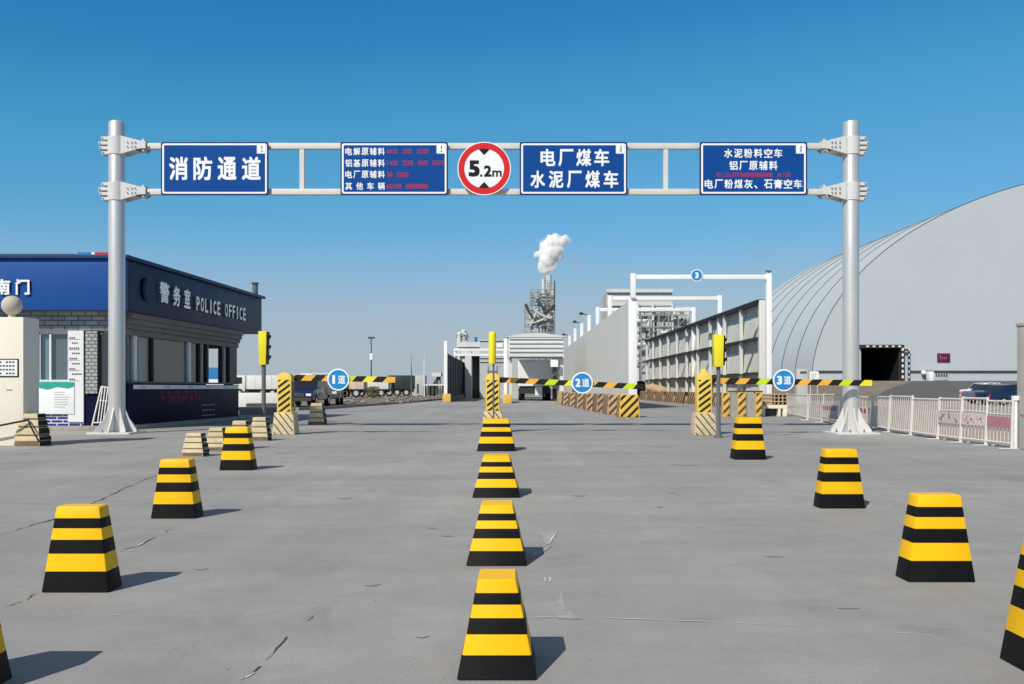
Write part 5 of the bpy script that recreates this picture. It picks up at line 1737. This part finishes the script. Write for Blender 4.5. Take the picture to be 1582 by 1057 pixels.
# steam plume
def steam(name, label, blobs, dens, col, vox):
    m = MB()
    bm = bmesh.new()
    for x, z, r, dy in blobs:
        k = len(bm.verts)
        res = bmesh.ops.create_icosphere(bm, subdivisions=2, radius=r)
        for v in res['verts']: v.co += Vector((x, dy, z))
    me = bpy.data.meshes.new(name); bm.to_mesh(me); bm.free()
    mt = bpy.data.materials.new(name); mt.use_nodes = True
    n, l = mt.node_tree.nodes, mt.node_tree.links
    n.remove(n['Principled BSDF'])
    pv = n.new('ShaderNodeVolumePrincipled')
    pv.inputs['Color'].default_value = (*col, 1); pv.inputs['Density'].default_value = dens; pv.inputs['Anisotropy'].default_value = 0.0
    l.new(pv.outputs[0], n['Material Output'].inputs['Volume'])
    me.materials.append(mt)
    o = bpy.data.objects.new(name, me); COL.objects.link(o)
    rm = o.modifiers.new('remesh', 'REMESH'); rm.mode = 'VOXEL'; rm.voxel_size = vox
    tx = bpy.data.textures.new(name, 'CLOUDS'); tx.noise_scale = 1.6; tx.noise_depth = 3
    dp = o.modifiers.new('displace', 'DISPLACE'); dp.texture = tx; dp.strength = 1.3; dp.mid_level = 0.5
    tag(o, label, 'steam', kind='stuff')
    return o


def sb(px, py, rp, dy=0):
    p = P(px, py, 262); return (p.x, p.z, rp * 262 / F, 263 + dy)


random.seed(11)
bl = [sb(842, 424, 4), sb(841, 417, 7), sb(838, 410, 8), sb(850, 411, 9), sb(846, 402, 13), sb(836, 396, 6), sb(831, 392, 5.5), sb(850, 391, 15), sb(859, 386, 11), sb(843, 384, 11), sb(852, 376, 13), sb(862, 376, 9),
      sb(858, 366, 6.5), sb(866, 372, 7), sb(874, 369, 6), sb(879, 371, 3.5), sb(864, 399, 6), sb(833, 412, 4), sb(868, 384, 5)]
for k in range(26):
    b_ = random.choice(bl[3:16]); t = random.uniform(0, 6.28)
    bl.append((b_[0] + b_[2] * .9 * math.cos(t), b_[1] + b_[2] * .9 * math.sin(t), b_[2] * random.uniform(.25, .42), b_[3] + random.uniform(-1, 1)))
steam('steam_plume', 'thick white steam plume rising from the lattice tower stacks', bl, 2.2, (0.995, 0.995, 0.995), 0.35)
random.seed(3)
halo = []
for k in range(40):
    b_ = random.choice(bl[2:19]); t = random.uniform(0, 6.28)
    halo.append((b_[0] + b_[2] * .8 * math.cos(t), b_[1] + b_[2] * .8 * math.sin(t), b_[2] * random.uniform(.45, .75), b_[3]))
halo += [sb(872, 374, 8), sb(878, 372, 6), sb(860, 366, 8), sb(868, 390, 7)]
steam('steam_veil', 'thin see-through steam fringe around the thick white plume', halo, 0.13, (0.99, 0.99, 0.99), 0.4)
steam('smoke_wisp', 'faint pinkish smoke wisp drifting beside the steam plume', [sb(893, 412, 8), sb(897, 404, 8), sb(885, 402, 8), sb(878, 400, 7), sb(899, 418, 4)], 0.055, (0.78, 0.66, 0.66), 0.5)

# ------------------------------------------------------------------ storage dome
DY0, DY1 = 100.0, 143.0
DX, DA, DB, DZ = 72.0, 38.9, 23.7, 1.85
dome = empty('storage_dome', (DX, DY0, DZ), 'huge pale grey arched storage dome with dark doorway and curved seams', 'storage dome')
def arc(t): return (DX - DA * math.cos(t), DZ + DB * math.sin(t))
N = 96
m = MB(M['membrane'])
vs, fs = [], []
NY = 9
for j in range(NY):
    y = DY0 + (DY1 - DY0) * j / (NY - 1)
    for i in range(N + 1):
        x, z = arc(math.pi * i / N); vs.append((x, y, z))
for j in range(NY - 1):
    for i in range(N):
        a = j * (N + 1) + i; fs.append((a, a + 1, a + N + 2, a + N + 1))
m.raw(vs, fs)
vault = m.build('vault', dome, smooth=30)
dx0, dx1, dzt = P(1330, 0, DY0).x, P(1389, 0, DY0).x, P(0, 538, DY0).z
m = MB(M['membrane'])
PLZ = P(0, 574, DY0).z
for i in range(N):
    xa, za = arc(math.pi * i / N); xb, zb = arc(math.pi * (i + 1) / N)
    cuts = [xa] + [q for q in (dx0, dx1) if xa < q < xb] + [xb]
    for p, q in zip(cuts, cuts[1:]):
        zp = za + (zb - za) * (p - xa) / (xb - xa); zq = za + (zb - za) * (q - xa) / (xb - xa)
        lo = dzt if (p >= dx0 - 1e-6 and q <= dx1 + 1e-6) else DZ - .5
        m.face([(p, DY0 - .01, lo), (q, DY0 - .01, lo), (q, DY0 - .01, zq), (p, DY0 - .01, zp)])
gab = m.build('gable', dome)
m = MB(M['membrane'])
for i in range(N):
    xa, za = arc(math.pi * i / N); xb, zb = arc(math.pi * (i + 1) / N)
    m.face([(xa, DY1, DZ - .5), (xb, DY1, DZ - .5), (xb, DY1, zb), (xa, DY1, za)])
m.build('rear_gable', dome)
for y in (106, 111.5, 117, 122.5, 128, 133.5, 139):
    m = MB(M['seam'])
    for i in range(N // 2 + 8):
        (xa, za), (xb, zb) = arc(math.pi * i / N), arc(math.pi * (i + 1) / N)
        m.tube((xa, y, za), (xb, y, zb), 0.06, n=6, cap=False)
    m.build('seam', vault)
m = MB(M['seam'])
for i in range(N - 4):
    (xa, za), (xb, zb) = arc(math.pi * i / N), arc(math.pi * (i + 1) / N)
    m.tube((xa, DY0 - .02, za), (xb, DY0 - .02, zb), 0.03, n=6, cap=False)
m.build('edge_seam', gab)
m = MB(M['membrane_seam'])
for k in range(1, 12):
    x = DX - DA + k * 6.3
    if dx0 - .5 < x < dx1 + 1.2: continue
    q = max(-1, min(1, (DX - x) / DA)); zt_ = DZ + DB * math.sqrt(1 - q * q) - .1
    m.box(x - .035, x + .035, DY0 - .016, DY0 - .012, PLZ + .1, zt_)
m.build('sheet_seam', gab)
m = MB(M['rack_dark'])
for a, b in ((DX - DA + .5, dx0 - .3), (dx1 + 1.2, DX + DA - 1)):
    m.box(a, b, DY0 - .16, DY0 - .02, PLZ - .09, PLZ + .09)
m.build('plinth_line', gab)
m = MB(M['dome_dark'])       # tunnel behind the doorway
m.face([(dx0, DY0, DZ), (dx0, DY0 + 14, DZ), (dx0, DY0 + 14, dzt), (dx0, DY0, dzt)])
m.face([(dx1, DY0, DZ), (dx1, DY0 + 14, DZ), (dx1, DY0 + 14, dzt), (dx1, DY0, dzt)])
m.face([(dx0, DY0 + 14, DZ), (dx1, DY0 + 14, DZ), (dx1, DY0 + 14, dzt), (dx0, DY0 + 14, dzt)])
m.face([(dx0, DY0, dzt), (dx1, DY0, dzt), (dx1, DY0 + 14, dzt), (dx0, DY0 + 14, dzt)])
m.build('doorway', dome)
m = MB(M['seam'])
m.box(dx0 - .25, dx1 + .35, DY0 - .5, DY0 - .03, dzt + .003, dzt + .35); m.box(dx1, dx1 + .35, DY0 - .5, DY0 - .03, DZ + .1, dzt)
m.box(dx1 + .8, dx1 + .95, DY0 - .5, DY0 - .35, DZ + .1, dzt - .3)
m.box(dx1 + .35, dx1 + 1.0, DY0 - .5, DY0 - .3, dzt - .3, dzt - .12)
df = m.build('door_frame', dome)
m = MB(M['frame_white'])
for k in range(6):
    x = dx0 + .4 + (dx1 - dx0) * k / 6; m.box(x, x + .28, DY0 - .54, DY0 - .505, dzt + .1, dzt + .26)
for k in range(6):
    z = DZ + .3 + (dzt - DZ) * k / 6; m.box(dx1 + .08, dx1 + .27, DY0 - .54, DY0 - .505, z, z + .3); m.box(dx1 + .82, dx1 + .93, DY0 - .54, DY0 - .505, z, z + .25)
m.build('door_marks', df)
sg = empty('wall_sign', (P(1457, 0, DY0).x, DY0 - .1, P(0, 559, DY0).z), 'small maroon board on the dome gable right of its doorway', 'sign')
m = MB(M['maroon']); m.box(P(1447.5, 0, DY0).x, P(1467, 0, DY0).x, DY0 - .14, DY0 - .02, P(0, 559.5, DY0).z, P(0, 546, DY0).z); m.build('board', sg, bevel=.02)
m = MB(M['pale_ink'])
for k, x in enumerate((1452, 1455, 1458, 1461)):
    X = P(x, 0, DY0).x; m.box(X - .02, X + .02, DY0 - .146, DY0 - .1405, P(0, 555, DY0).z, P(0, 549 + (k > 0) * 3, DY0).z)
m.build('lettering', sg)
Y = 98.6; zg = 1.86
ac = empty('generator_unit', (P(1450, 0, Y).x, Y, zg), 'white boxy generator unit standing at the foot of the dome gable', 'generator')
m = MB(M['frame_white']); m.box(P(1436, 0, Y).x, P(1443, 0, Y).x, Y, Y + .8, zg, P(0, 574, Y).z); m.build('housing', ac, bevel=.03)
m = MB(M['far_grey']); m.box(P(1443.2, 0, Y).x, P(1467, 0, Y).x, Y + .1, Y + .9, zg + .02, P(0, 577, Y).z); bd = m.build('engine', ac, bevel=.08)
m = MB(M['far_dark'])
for k in range(5): X = P(1446 + k * 4, 0, Y).x; m.box(X, X + .16, Y + .06, Y + .098, zg + .45, zg + .8)
m.build('vents', bd)
fl = empty('floodlight', (P(1427, 0, DY0).x, DY0 - .3, P(0, 580, DY0).z), 'small round white lamp below the maroon board on the gable', 'lamp')
m = MB(M['lampglass']); q = P(1427, 576, DY0 - .35); m.lathe([(.02, -.28), (.22, -.2), (.3, 0), (.22, .2), (.02, .26)], q, 14); m.build('globe', fl, smooth=60)
m = MB(M['rack_dark']); m.tube(q, (q.x, DY0 - .02, q.z), .06, n=8); m.build('bracket', fl)
# notices and meter cabinet at the foot of the dome flank
mc = empty('meter_cabinet', (P(1240, 0, 60).x, 60, 0), 'grey meter cabinet standing behind the third lane number sign', 'cabinet')
m = MB(M['far_grey']); m.box(P(1231, 0, 60).x, P(1248, 0, 60).x, 60, 60.5, 0.0, P(0, 570, 60).z); m.build('housing', mc, bevel=.02)
m = MB(M['far_dark']); m.box(P(1236, 0, 60).x, P(1246, 0, 60).x, 59.98, 59.998, P(0, 577, 60).z, P(0, 574, 60).z); m.build('vent', mc)
nb2 = empty('notice_board', (P(1259, 0, 60).x, 60, 0), 'white notice on legs beside the grey meter cabinet', 'notice board')
m = MB(M['paper']); m.box(P(1251, 0, 60).x, P(1265, 0, 60).x, 60, 60.05, P(0, 588, 60).z, P(0, 574, 60).z); m.build('board', nb2)
m = MB(M['far_grey'])
for px in (1252.5, 1263.5): X = P(px, 0, 60).x; m.box(X - .03, X + .03, 60.06, 60.12, -.02, P(0, 575, 60).z)
m.build('legs', nb2)
m = MB(M['pale_ink'])
for k in range(3): m.box(P(1253, 0, 60).x, P(1262 - 2 * k, 0, 60).x, 59.992, 59.998, P(0, 578.5 + 3 * k, 60).z, P(0, 577.5 + 3 * k, 60).z)
m.build('lettering', nb2)


# ------------------------------------------------------------------ vehicles
def car(label, loc, yaw, paint, Lc, Wc, Hc, kind, cat='car'):
    root = empty('parked_car', (0, 0, 0), label, cat)
    # local: x along the car (front +x), y across
    hb = Hc * 0.56
    if kind == 'suv':
        body = [(-.50, .22), (-.50, .50), (-.495, .60), (.20, .60), (.30, .585), (.46, .53), (.50, .45), (.50, .22)]
        roof = [(-.485, .60), (-.45, .95), (-.38, 1.0), (.06, 1.0), (.12, .97), (.24, .60)]
    else:
        body = [(-.50, .22), (-.50, .56), (-.47, .64), (-.30, .66), (.14, .66), (.42, .58), (.49, .50), (.50, .22)]
        roof = [(-.36, .65), (-.24, .97), (-.14, 1.0), (.02, .99), (.20, .65)]
    m = MB(M[paint])
    n = len(body)
    for y0, y1, kx in ((-.5, .5, 1),):
        rings = []
        for fy, k in ((-.5, .985), (-.46, 1.0), (.46, 1.0), (.5, .985)):
            rings.append([(x * Lc * k, fy * Wc, z * Hc if z > .3 else z * Hc + (.03 if abs(fy) > .47 else 0)) for x, z in body])
        m.loft(rings)
    bo = m.build('body', root, bevel=.025)
    m = MB(M[paint])
    rings = []
    for fy in (-.5, .5):
        rings.append([(x * Lc * .985, fy * Wc * (.94 - .26 * (z - .6)), z * Hc) for x, z in roof])
    m.loft(rings)
    m.build('cabin', root, bevel=.03)
    # glass, 6 mm proud of the cabin
    def shrink(pts, s_):
        cx_ = sum(p[0] for p in pts) / len(pts); cz = sum(p[1] for p in pts) / len(pts)
        return [(cx_ + (x - cx_) * s_, cz + (z - cz) * (s_ - .08)) for x, z in pts]
    for sy in (-1, 1):
        half = shrink(roof, .86)
        xs = [p[0] for p in half]; xm = (min(xs) + max(xs)) / 2
        for lo, hi in ((min(xs), xm - .01), (xm + .01, max(xs))):
            pl_ = clip(half, lo, hi, 0, 2)
            if len(pl_) < 3: continue
            m = MB(M['car_glass'])
            a_ = [(x * Lc * .985, sy * (Wc * .5 * (.94 - .26 * (z - .6)) + .006), z * Hc) for x, z in pl_]
            b_ = [(x, y - sy * .02, z) for x, y, z in a_]
            k = len(a_)
            m.raw(a_ + b_, [tuple(range(k)), tuple(range(2 * k - 1, k - 1, -1))] + [(i, (i + 1) % k, k + (i + 1) % k, k + i) for i in range(k)])
            m.build('side_window', root)
    for (xa, za), (xb, zb), nm in ((roof[-1], roof[-2], 'windscreen'), (roof[0], roof[1], 'rear_window')):
        sg_ = 1 if nm == 'windscreen' else -1
        m = MB(M['car_glass'])
        pa, pb_ = .12, .92
        q = []
        for t in (pa, pb_):
            x, z = xa + (xb - xa) * t, za + (zb - za) * t
            hw = Wc * .5 * (.94 - .26 * (z - .6)) * .88
            q.append((x * Lc * .985 + sg_ * .012, hw, z * Hc + .006))
        (x0_, w0, z0_), (x1_, w1, z1_) = q
        m.hexa([(x0_, -w0, z0_), (x0_, w0, z0_), (x0_ - sg_ * .03, w0, z0_ - .02), (x0_ - sg_ * .03, -w0, z0_ - .02), (x1_, -w1, z1_), (x1_, w1, z1_), (x1_ - sg_ * .03, w1, z1_ - .02), (x1_ - sg_ * .03, -w1, z1_ - .02)])
        m.build(nm, root)
    m = MB(M['rack_dark']); m.box(Lc * .5 - .01, Lc * .5 + .03, -Wc * .46, Wc * .46, Hc * .2, Hc * .30); m.build('bumper', root, bevel=.01)
    m = MB(M['rack_dark']); m.box(Lc * .495, Lc * .5 + .012, -Wc * .26, Wc * .26, Hc * .34, Hc * .44); m.build('grille', root)
    for sy in (-1, 1):
        m = MB(M['lampglass']); m.box(Lc * .49, Lc * .5 + .015, sy * Wc * .38 - .13, sy * Wc * .38 + .13, Hc * .36, Hc * .44); m.build('headlight', root, bevel=.01)
        m = MB(M['sign_red']); m.box(-Lc * .5 - .012, -Lc * .49, sy * Wc * .4 - .1, sy * Wc * .4 + .1, Hc * .42, Hc * .52); m.build('tail_light', root)
        for xx in (-.31, .32):
            r = Hc * .20
            wheel(root, xx * Lc, sy * (Wc * .5 - .09), r, r, .2, (0, 1, 0))
    root.location = loc; root.rotation_euler.z = yaw
    return root


q = G(470, 648)
car('dark navy car parked behind the hut side barrier cabinet', (P(457, 0, 45).x, 47.3, 0.104), R(-92), 'car_blue', 4.2, 1.75, 1.55, 'suv')
car('dusty grey green off-road car parked beside the dark navy car', (P(489, 0, 50).x, 52.5, 0.104), R(-84), 'car_green', 4.1, 1.75, 1.75, 'suv')
car('steel blue car parked on the sandy lot behind the fence end', (P(1542, 0, 62).x, 62, -.004), R(12), 'car_steel', 4.4, 1.8, 1.35, 'sedan')
car('white car parked behind the steel blue one below the dome', (P(1533, 0, 72).x, 72, -.004), R(6), 'car_white', 4.5, 1.8, 1.5, 'sedan')

car('dark navy car at the far right, partly behind the taupe pillar', (P(1566, 0, 57).x, 57, -.004), R(8), 'car_blue', 4.3, 1.8, 1.3, 'sedan')


def box_truck(px0, px1, ytop, Y, paint, cabpaint, label, cab_left=True, zbase=0.10, nm='box_truck'):
    x0, x1 = P(px0, 0, Y).x, P(px1, 0, Y).x
    zt = P(0, ytop, Y).z
    root = empty(nm, ((x0 + x1) / 2, Y, zbase), label, 'truck', 'trucks parked beyond the dirt verge')
    ln = x1 - x0
    cl = min(1.9, ln * .25)
    xa, xb = (x0 + cl + .15, x1) if cab_left else (x0, x1 - cl - .15)
    ca, cb = (x0, x0 + cl) if cab_left else (x1 - cl, x1)
    m = MB(M[paint]); m.box(xa, xb, Y, Y + 2.4, zbase + .85, zt); bo = m.build('cargo_box', root, bevel=.04)
    m = MB(M[paint])
    k = max(2, int((xb - xa) / .9))
    for i in range(k + 1):
        x = xa + .05 + (xb - xa - .1) * i / k; m.box(x - .03, x + .03, Y - .03, Y - .002, zbase + .9, zt - .06)
    m.build('ribs', bo)
    m = MB(M[cabpaint]); ch_ = min(zt, zbase + 2.5)
    fr_ = -1 if cab_left else 1
    c0 = ca if cab_left else cb
    pl_ = [(c0, .6), (c0, 1.5), (c0 - fr_ * .25, ch_ - zbase), (cb if cab_left else ca, ch_ - zbase), (cb if cab_left else ca, .6)]
    m.prism([(x, z + zbase) for x, z in pl_], (0, Y + 2.3, 0), UX, UZ, 2.2); cab = m.build('cab', root, bevel=.05)
    m = MB(M['car_glass']); cm = (ca + cb) / 2
    m.box(cm - cl * .2, cm + cl * .25, Y + .08, Y + .096, zbase + 1.45, min(zbase + 2.15, ch_ - .15)); m.build('side_window', cab)
    m = MB(M['truck_dark']); m.box(x0 + .2, x1 - .1, Y + .3, Y + 2.1, zbase + .5, zbase + .84); m.build('chassis', root)
    for xx in (ca + cl * .5, xb - .8, xb - 1.9) if cab_left else (cb - cl * .5, xa + .8, xa + 1.9):
        if x0 < xx < x1: wheel(root, xx, Y + .25, zbase + .45, .45, .35, (0, 1, 0))
    return root


box_truck(360, 432, 580, 98, 'truck_white', 'truck_white', 'long white trailer truck seen between the hut and its signal pole', True)
box_truck(444, 512, 577, 101, 'truck_white', 'truck_white', 'white trailer truck showing above the arm behind the dark navy car', True)
box_truck(528, 562, 584, 92, 'truck_cream', 'truck_green', 'cream box truck with green cab right of the number 1 sign', True)
box_truck(551, 600, 583, 97, 'truck_white', 'truck_white', 'grubby white box truck behind the pale green bush', True)
box_truck(596, 638, 580, 108, 'truck_dark', 'truck_dark', 'dark green black truck left of the grey container', True)
sh = empty('shipping_container', (P(645, 0, 115).x, 115, .1), 'pale grey container standing near the thin white mast', 'container')
m = MB(M['far_grey']); m.box(P(636, 0, 115).x, P(656, 0, 115).x, 115, 118, .10, P(0, 580, 115).z); cn = m.build('body', sh, bevel=.03)
m = MB(M['far_dark']); m.box(P(644, 0, 115).x, P(647, 0, 115).x, 114.97, 114.998, .4, 1.6); m.build('door', sh)
shd = empty('open_shed', (P(668, 0, 112).x, 112, .1), 'small open dark posted shed beside the shaded lane wall', 'shed')
m = MB(M['far_pale']); m.box(P(653, 0, 112).x, P(690, 0, 112).x, 112, 117, P(0, 596, 112).z, P(0, 593.5, 112).z); m.build('roof', shd)
for px in (655, 662, 668, 674, 684):
    m = MB(M['far_dark']); X = P(px, 0, 112).x; m.box(X - .13, X + .13, 112.1, 112.3, .1, P(0, 596, 112).z); m.build('post', shd)
m = MB(M['far_dark']); m.box(P(657, 0, 112).x, P(674, 0, 112).x, 115, 115.2, .1, P(0, 596.2, 112).z); m.build('back_panel', shd)
cv = empty('conveyor', (P(676, 0, 125).x, 125, .1), 'small slanted conveyor with a pale top box left of the shaded lane wall', 'conveyor')
m = MB(M['far_dark']); m.bar(P(669, 597, 125), P(682, 577, 125), .45, .45)
for a_ in ((676, 587), (680, 580)): p_ = P(*a_, 125.3); m.bar(p_, (p_.x, p_.y, .1), .15, .15)
m.build('belt', cv)
m = MB(M['far_pale']); p_ = P(668, 582, 125); q_ = P(682, 576, 125); m.box(p_.x, q_.x, 124.4, 126, p_.z, q_.z); m.build('box', cv)

# low white wall and plinth beyond the hut
lw = MB(M['truck_white']); lw.box(P(352, 0, 46).x, P(432, 0, 46).x, 46, 46.3, .10, P(0, 607, 46).z)
tag(lw.build('low_wall', None, origin=(P(390, 0, 46).x, 46, .1), bevel=.02), 'low whitewashed wall behind the hut side signal pole', 'wall')
lk = MB(M['rack_dark']); lk.box(P(380, 0, 43.6).x, P(428, 0, 43.6).x, 43.6, 44.4, .1, .32)
tag(lk.build('dark_trough', None, origin=(P(420, 0, 43.6).x, 43.6, .1), bevel=.02), 'low dark trough in front of the whitewashed wall', 'trough')
lp = MB(M['old_conc']); lp.box(P(369, 0, 36).x, P(430, 0, 36).x, 36, 36.9, .004, .30)
tag(lp.build('concrete_plinth', None, origin=(P(400, 0, 36).x, 36, 0), bevel=.02), 'low rough grey concrete plinth behind the hut side signal pole', 'plinth')
bs = MB(M['sheet_blue'], M['frame_white'])
X0_, X1_ = P(312, 0, 60).x, P(350, 0, 60).x
bs.box(X0_, X1_, 60, 60.1, P(0, 586, 60).z, P(0, 568, 60).z); bs.use(1); bs.box(X0_, X1_, 60.003, 60.097, .1, P(0, 586, 60).z - .003)
tag(bs.build('hoarding', None, origin=(X0_, 60, .1)), 'blue over white hoarding glimpsed through the hut windows', 'hoarding')

# street lamp and masts
Y = 100
sl_ = empty('street_lamp', (P(573.5, 0, Y).x, Y, .1), 'tall street lamp with twin dark heads behind the parked trucks', 'street lamp')
X = P(573.5, 0, Y).x; zt = P(0, 522, Y).z
m = MB(M['pole_grey']); m.tube((X, Y, .1), (X, Y, zt), .11, .06, n=12); m.build('pole', sl_, smooth=40)
for sg_ in (-1, 1):
    m = MB(M['far_dark']); m.tube((X, Y, zt - .1), (X + sg_ * .22, Y, zt + .02), .04, n=8); m.hexa([(X + sg_ * .2 - .14, Y - .15, zt - .1), (X + sg_ * .2 + .18, Y - .15, zt - .06), (X + sg_ * .2 + .18, Y + .15, zt - .06), (X + sg_ * .2 - .14, Y + .15, zt - .1), (X + sg_ * .2 - .14, Y - .15, zt + .08), (X + sg_ * .2 + .18, Y - .15, zt + .12), (X + sg_ * .2 + .18, Y + .15, zt + .12), (X + sg_ * .2 - .14, Y + .15, zt + .08)])
    m.build('lamp_head', sl_)
m = MB(M['frame_white']); m.box(X - .14, X + .14, Y - .12, Y - .1, P(0, 556, Y).z, P(0, 546, Y).z); m.build('banner_box', sl_)
for px, top, mt, lab in ((655.5, 557, 'frame_white', 'thin white mast standing left of the shaded lane wall'), (635.5, 564, 'pole_grey', 'thin grey mast at the end of the dark truck')):
    m = MB(M[mt]); X = P(px, 0, 104).x; m.tube((X, 104, .1), (X, 104, P(0, top, 104).z), .085, .05, n=10); m.tube((X, 104, P(0, top, 104).z), (X, 104, P(0, top, 104).z + 1.2), .02, n=6)
    tag(m.build('mast', None, origin=(X, 104, .1), smooth=40), lab, 'mast')

# bush
random.seed(5)
Y = 86
q = P(577, 0, Y)
bu = empty('bush', (q.x, Y, .1), 'pale green bush on the verge in front of the grubby white truck', 'bush')
m = MB(M['twig'])
for k in range(9):
    t = random.uniform(0, 6.28); m.tube((q.x, Y, .1), (q.x + .45 * math.cos(t), Y + .4 * math.sin(t), random.uniform(.6, 1.0)), .02, .008, n=5)
m.build('stems', bu)
m = MB(M['leaf'])
for k in range(900):
    t, rr, z = random.uniform(0, 6.28), random.uniform(.1, .62), random.uniform(.15, 1.1)
    c = Vector((q.x + rr * math.cos(t), Y + rr * math.sin(t), .1 + z))
    a = Vector((random.uniform(-1, 1), random.uniform(-1, 1), random.uniform(-1, 1))).normalized() * .07
    b = Vector((random.uniform(-1, 1), random.uniform(-1, 1), random.uniform(-1, 1))).normalized() * .05
    m.face([c - a, c + b, c + a, c - b])
m.build('foliage', bu)
# scattered rubble along the verge
random.seed(9)
m = MB(M['dirt'], M['kerb'])
for k in range(140):
    px = random.uniform(520, 680); Y = random.uniform(75, 110) if k % 3 else random.uniform(56, 75)
    p = P(px, 0, Y); r = random.uniform(.05, .22)
    if p.x > -6.8: continue
    m.use(k % 2)
    m.lathe([(r * .6, 0), (r, r * .3), (r * .5, r * .8), (.01, r * .9)], (p.x, Y, .1), 6)
tag(m.build('rubble'), 'small stones and rubble scattered over the dirt verge', 'rubble', kind='stuff')
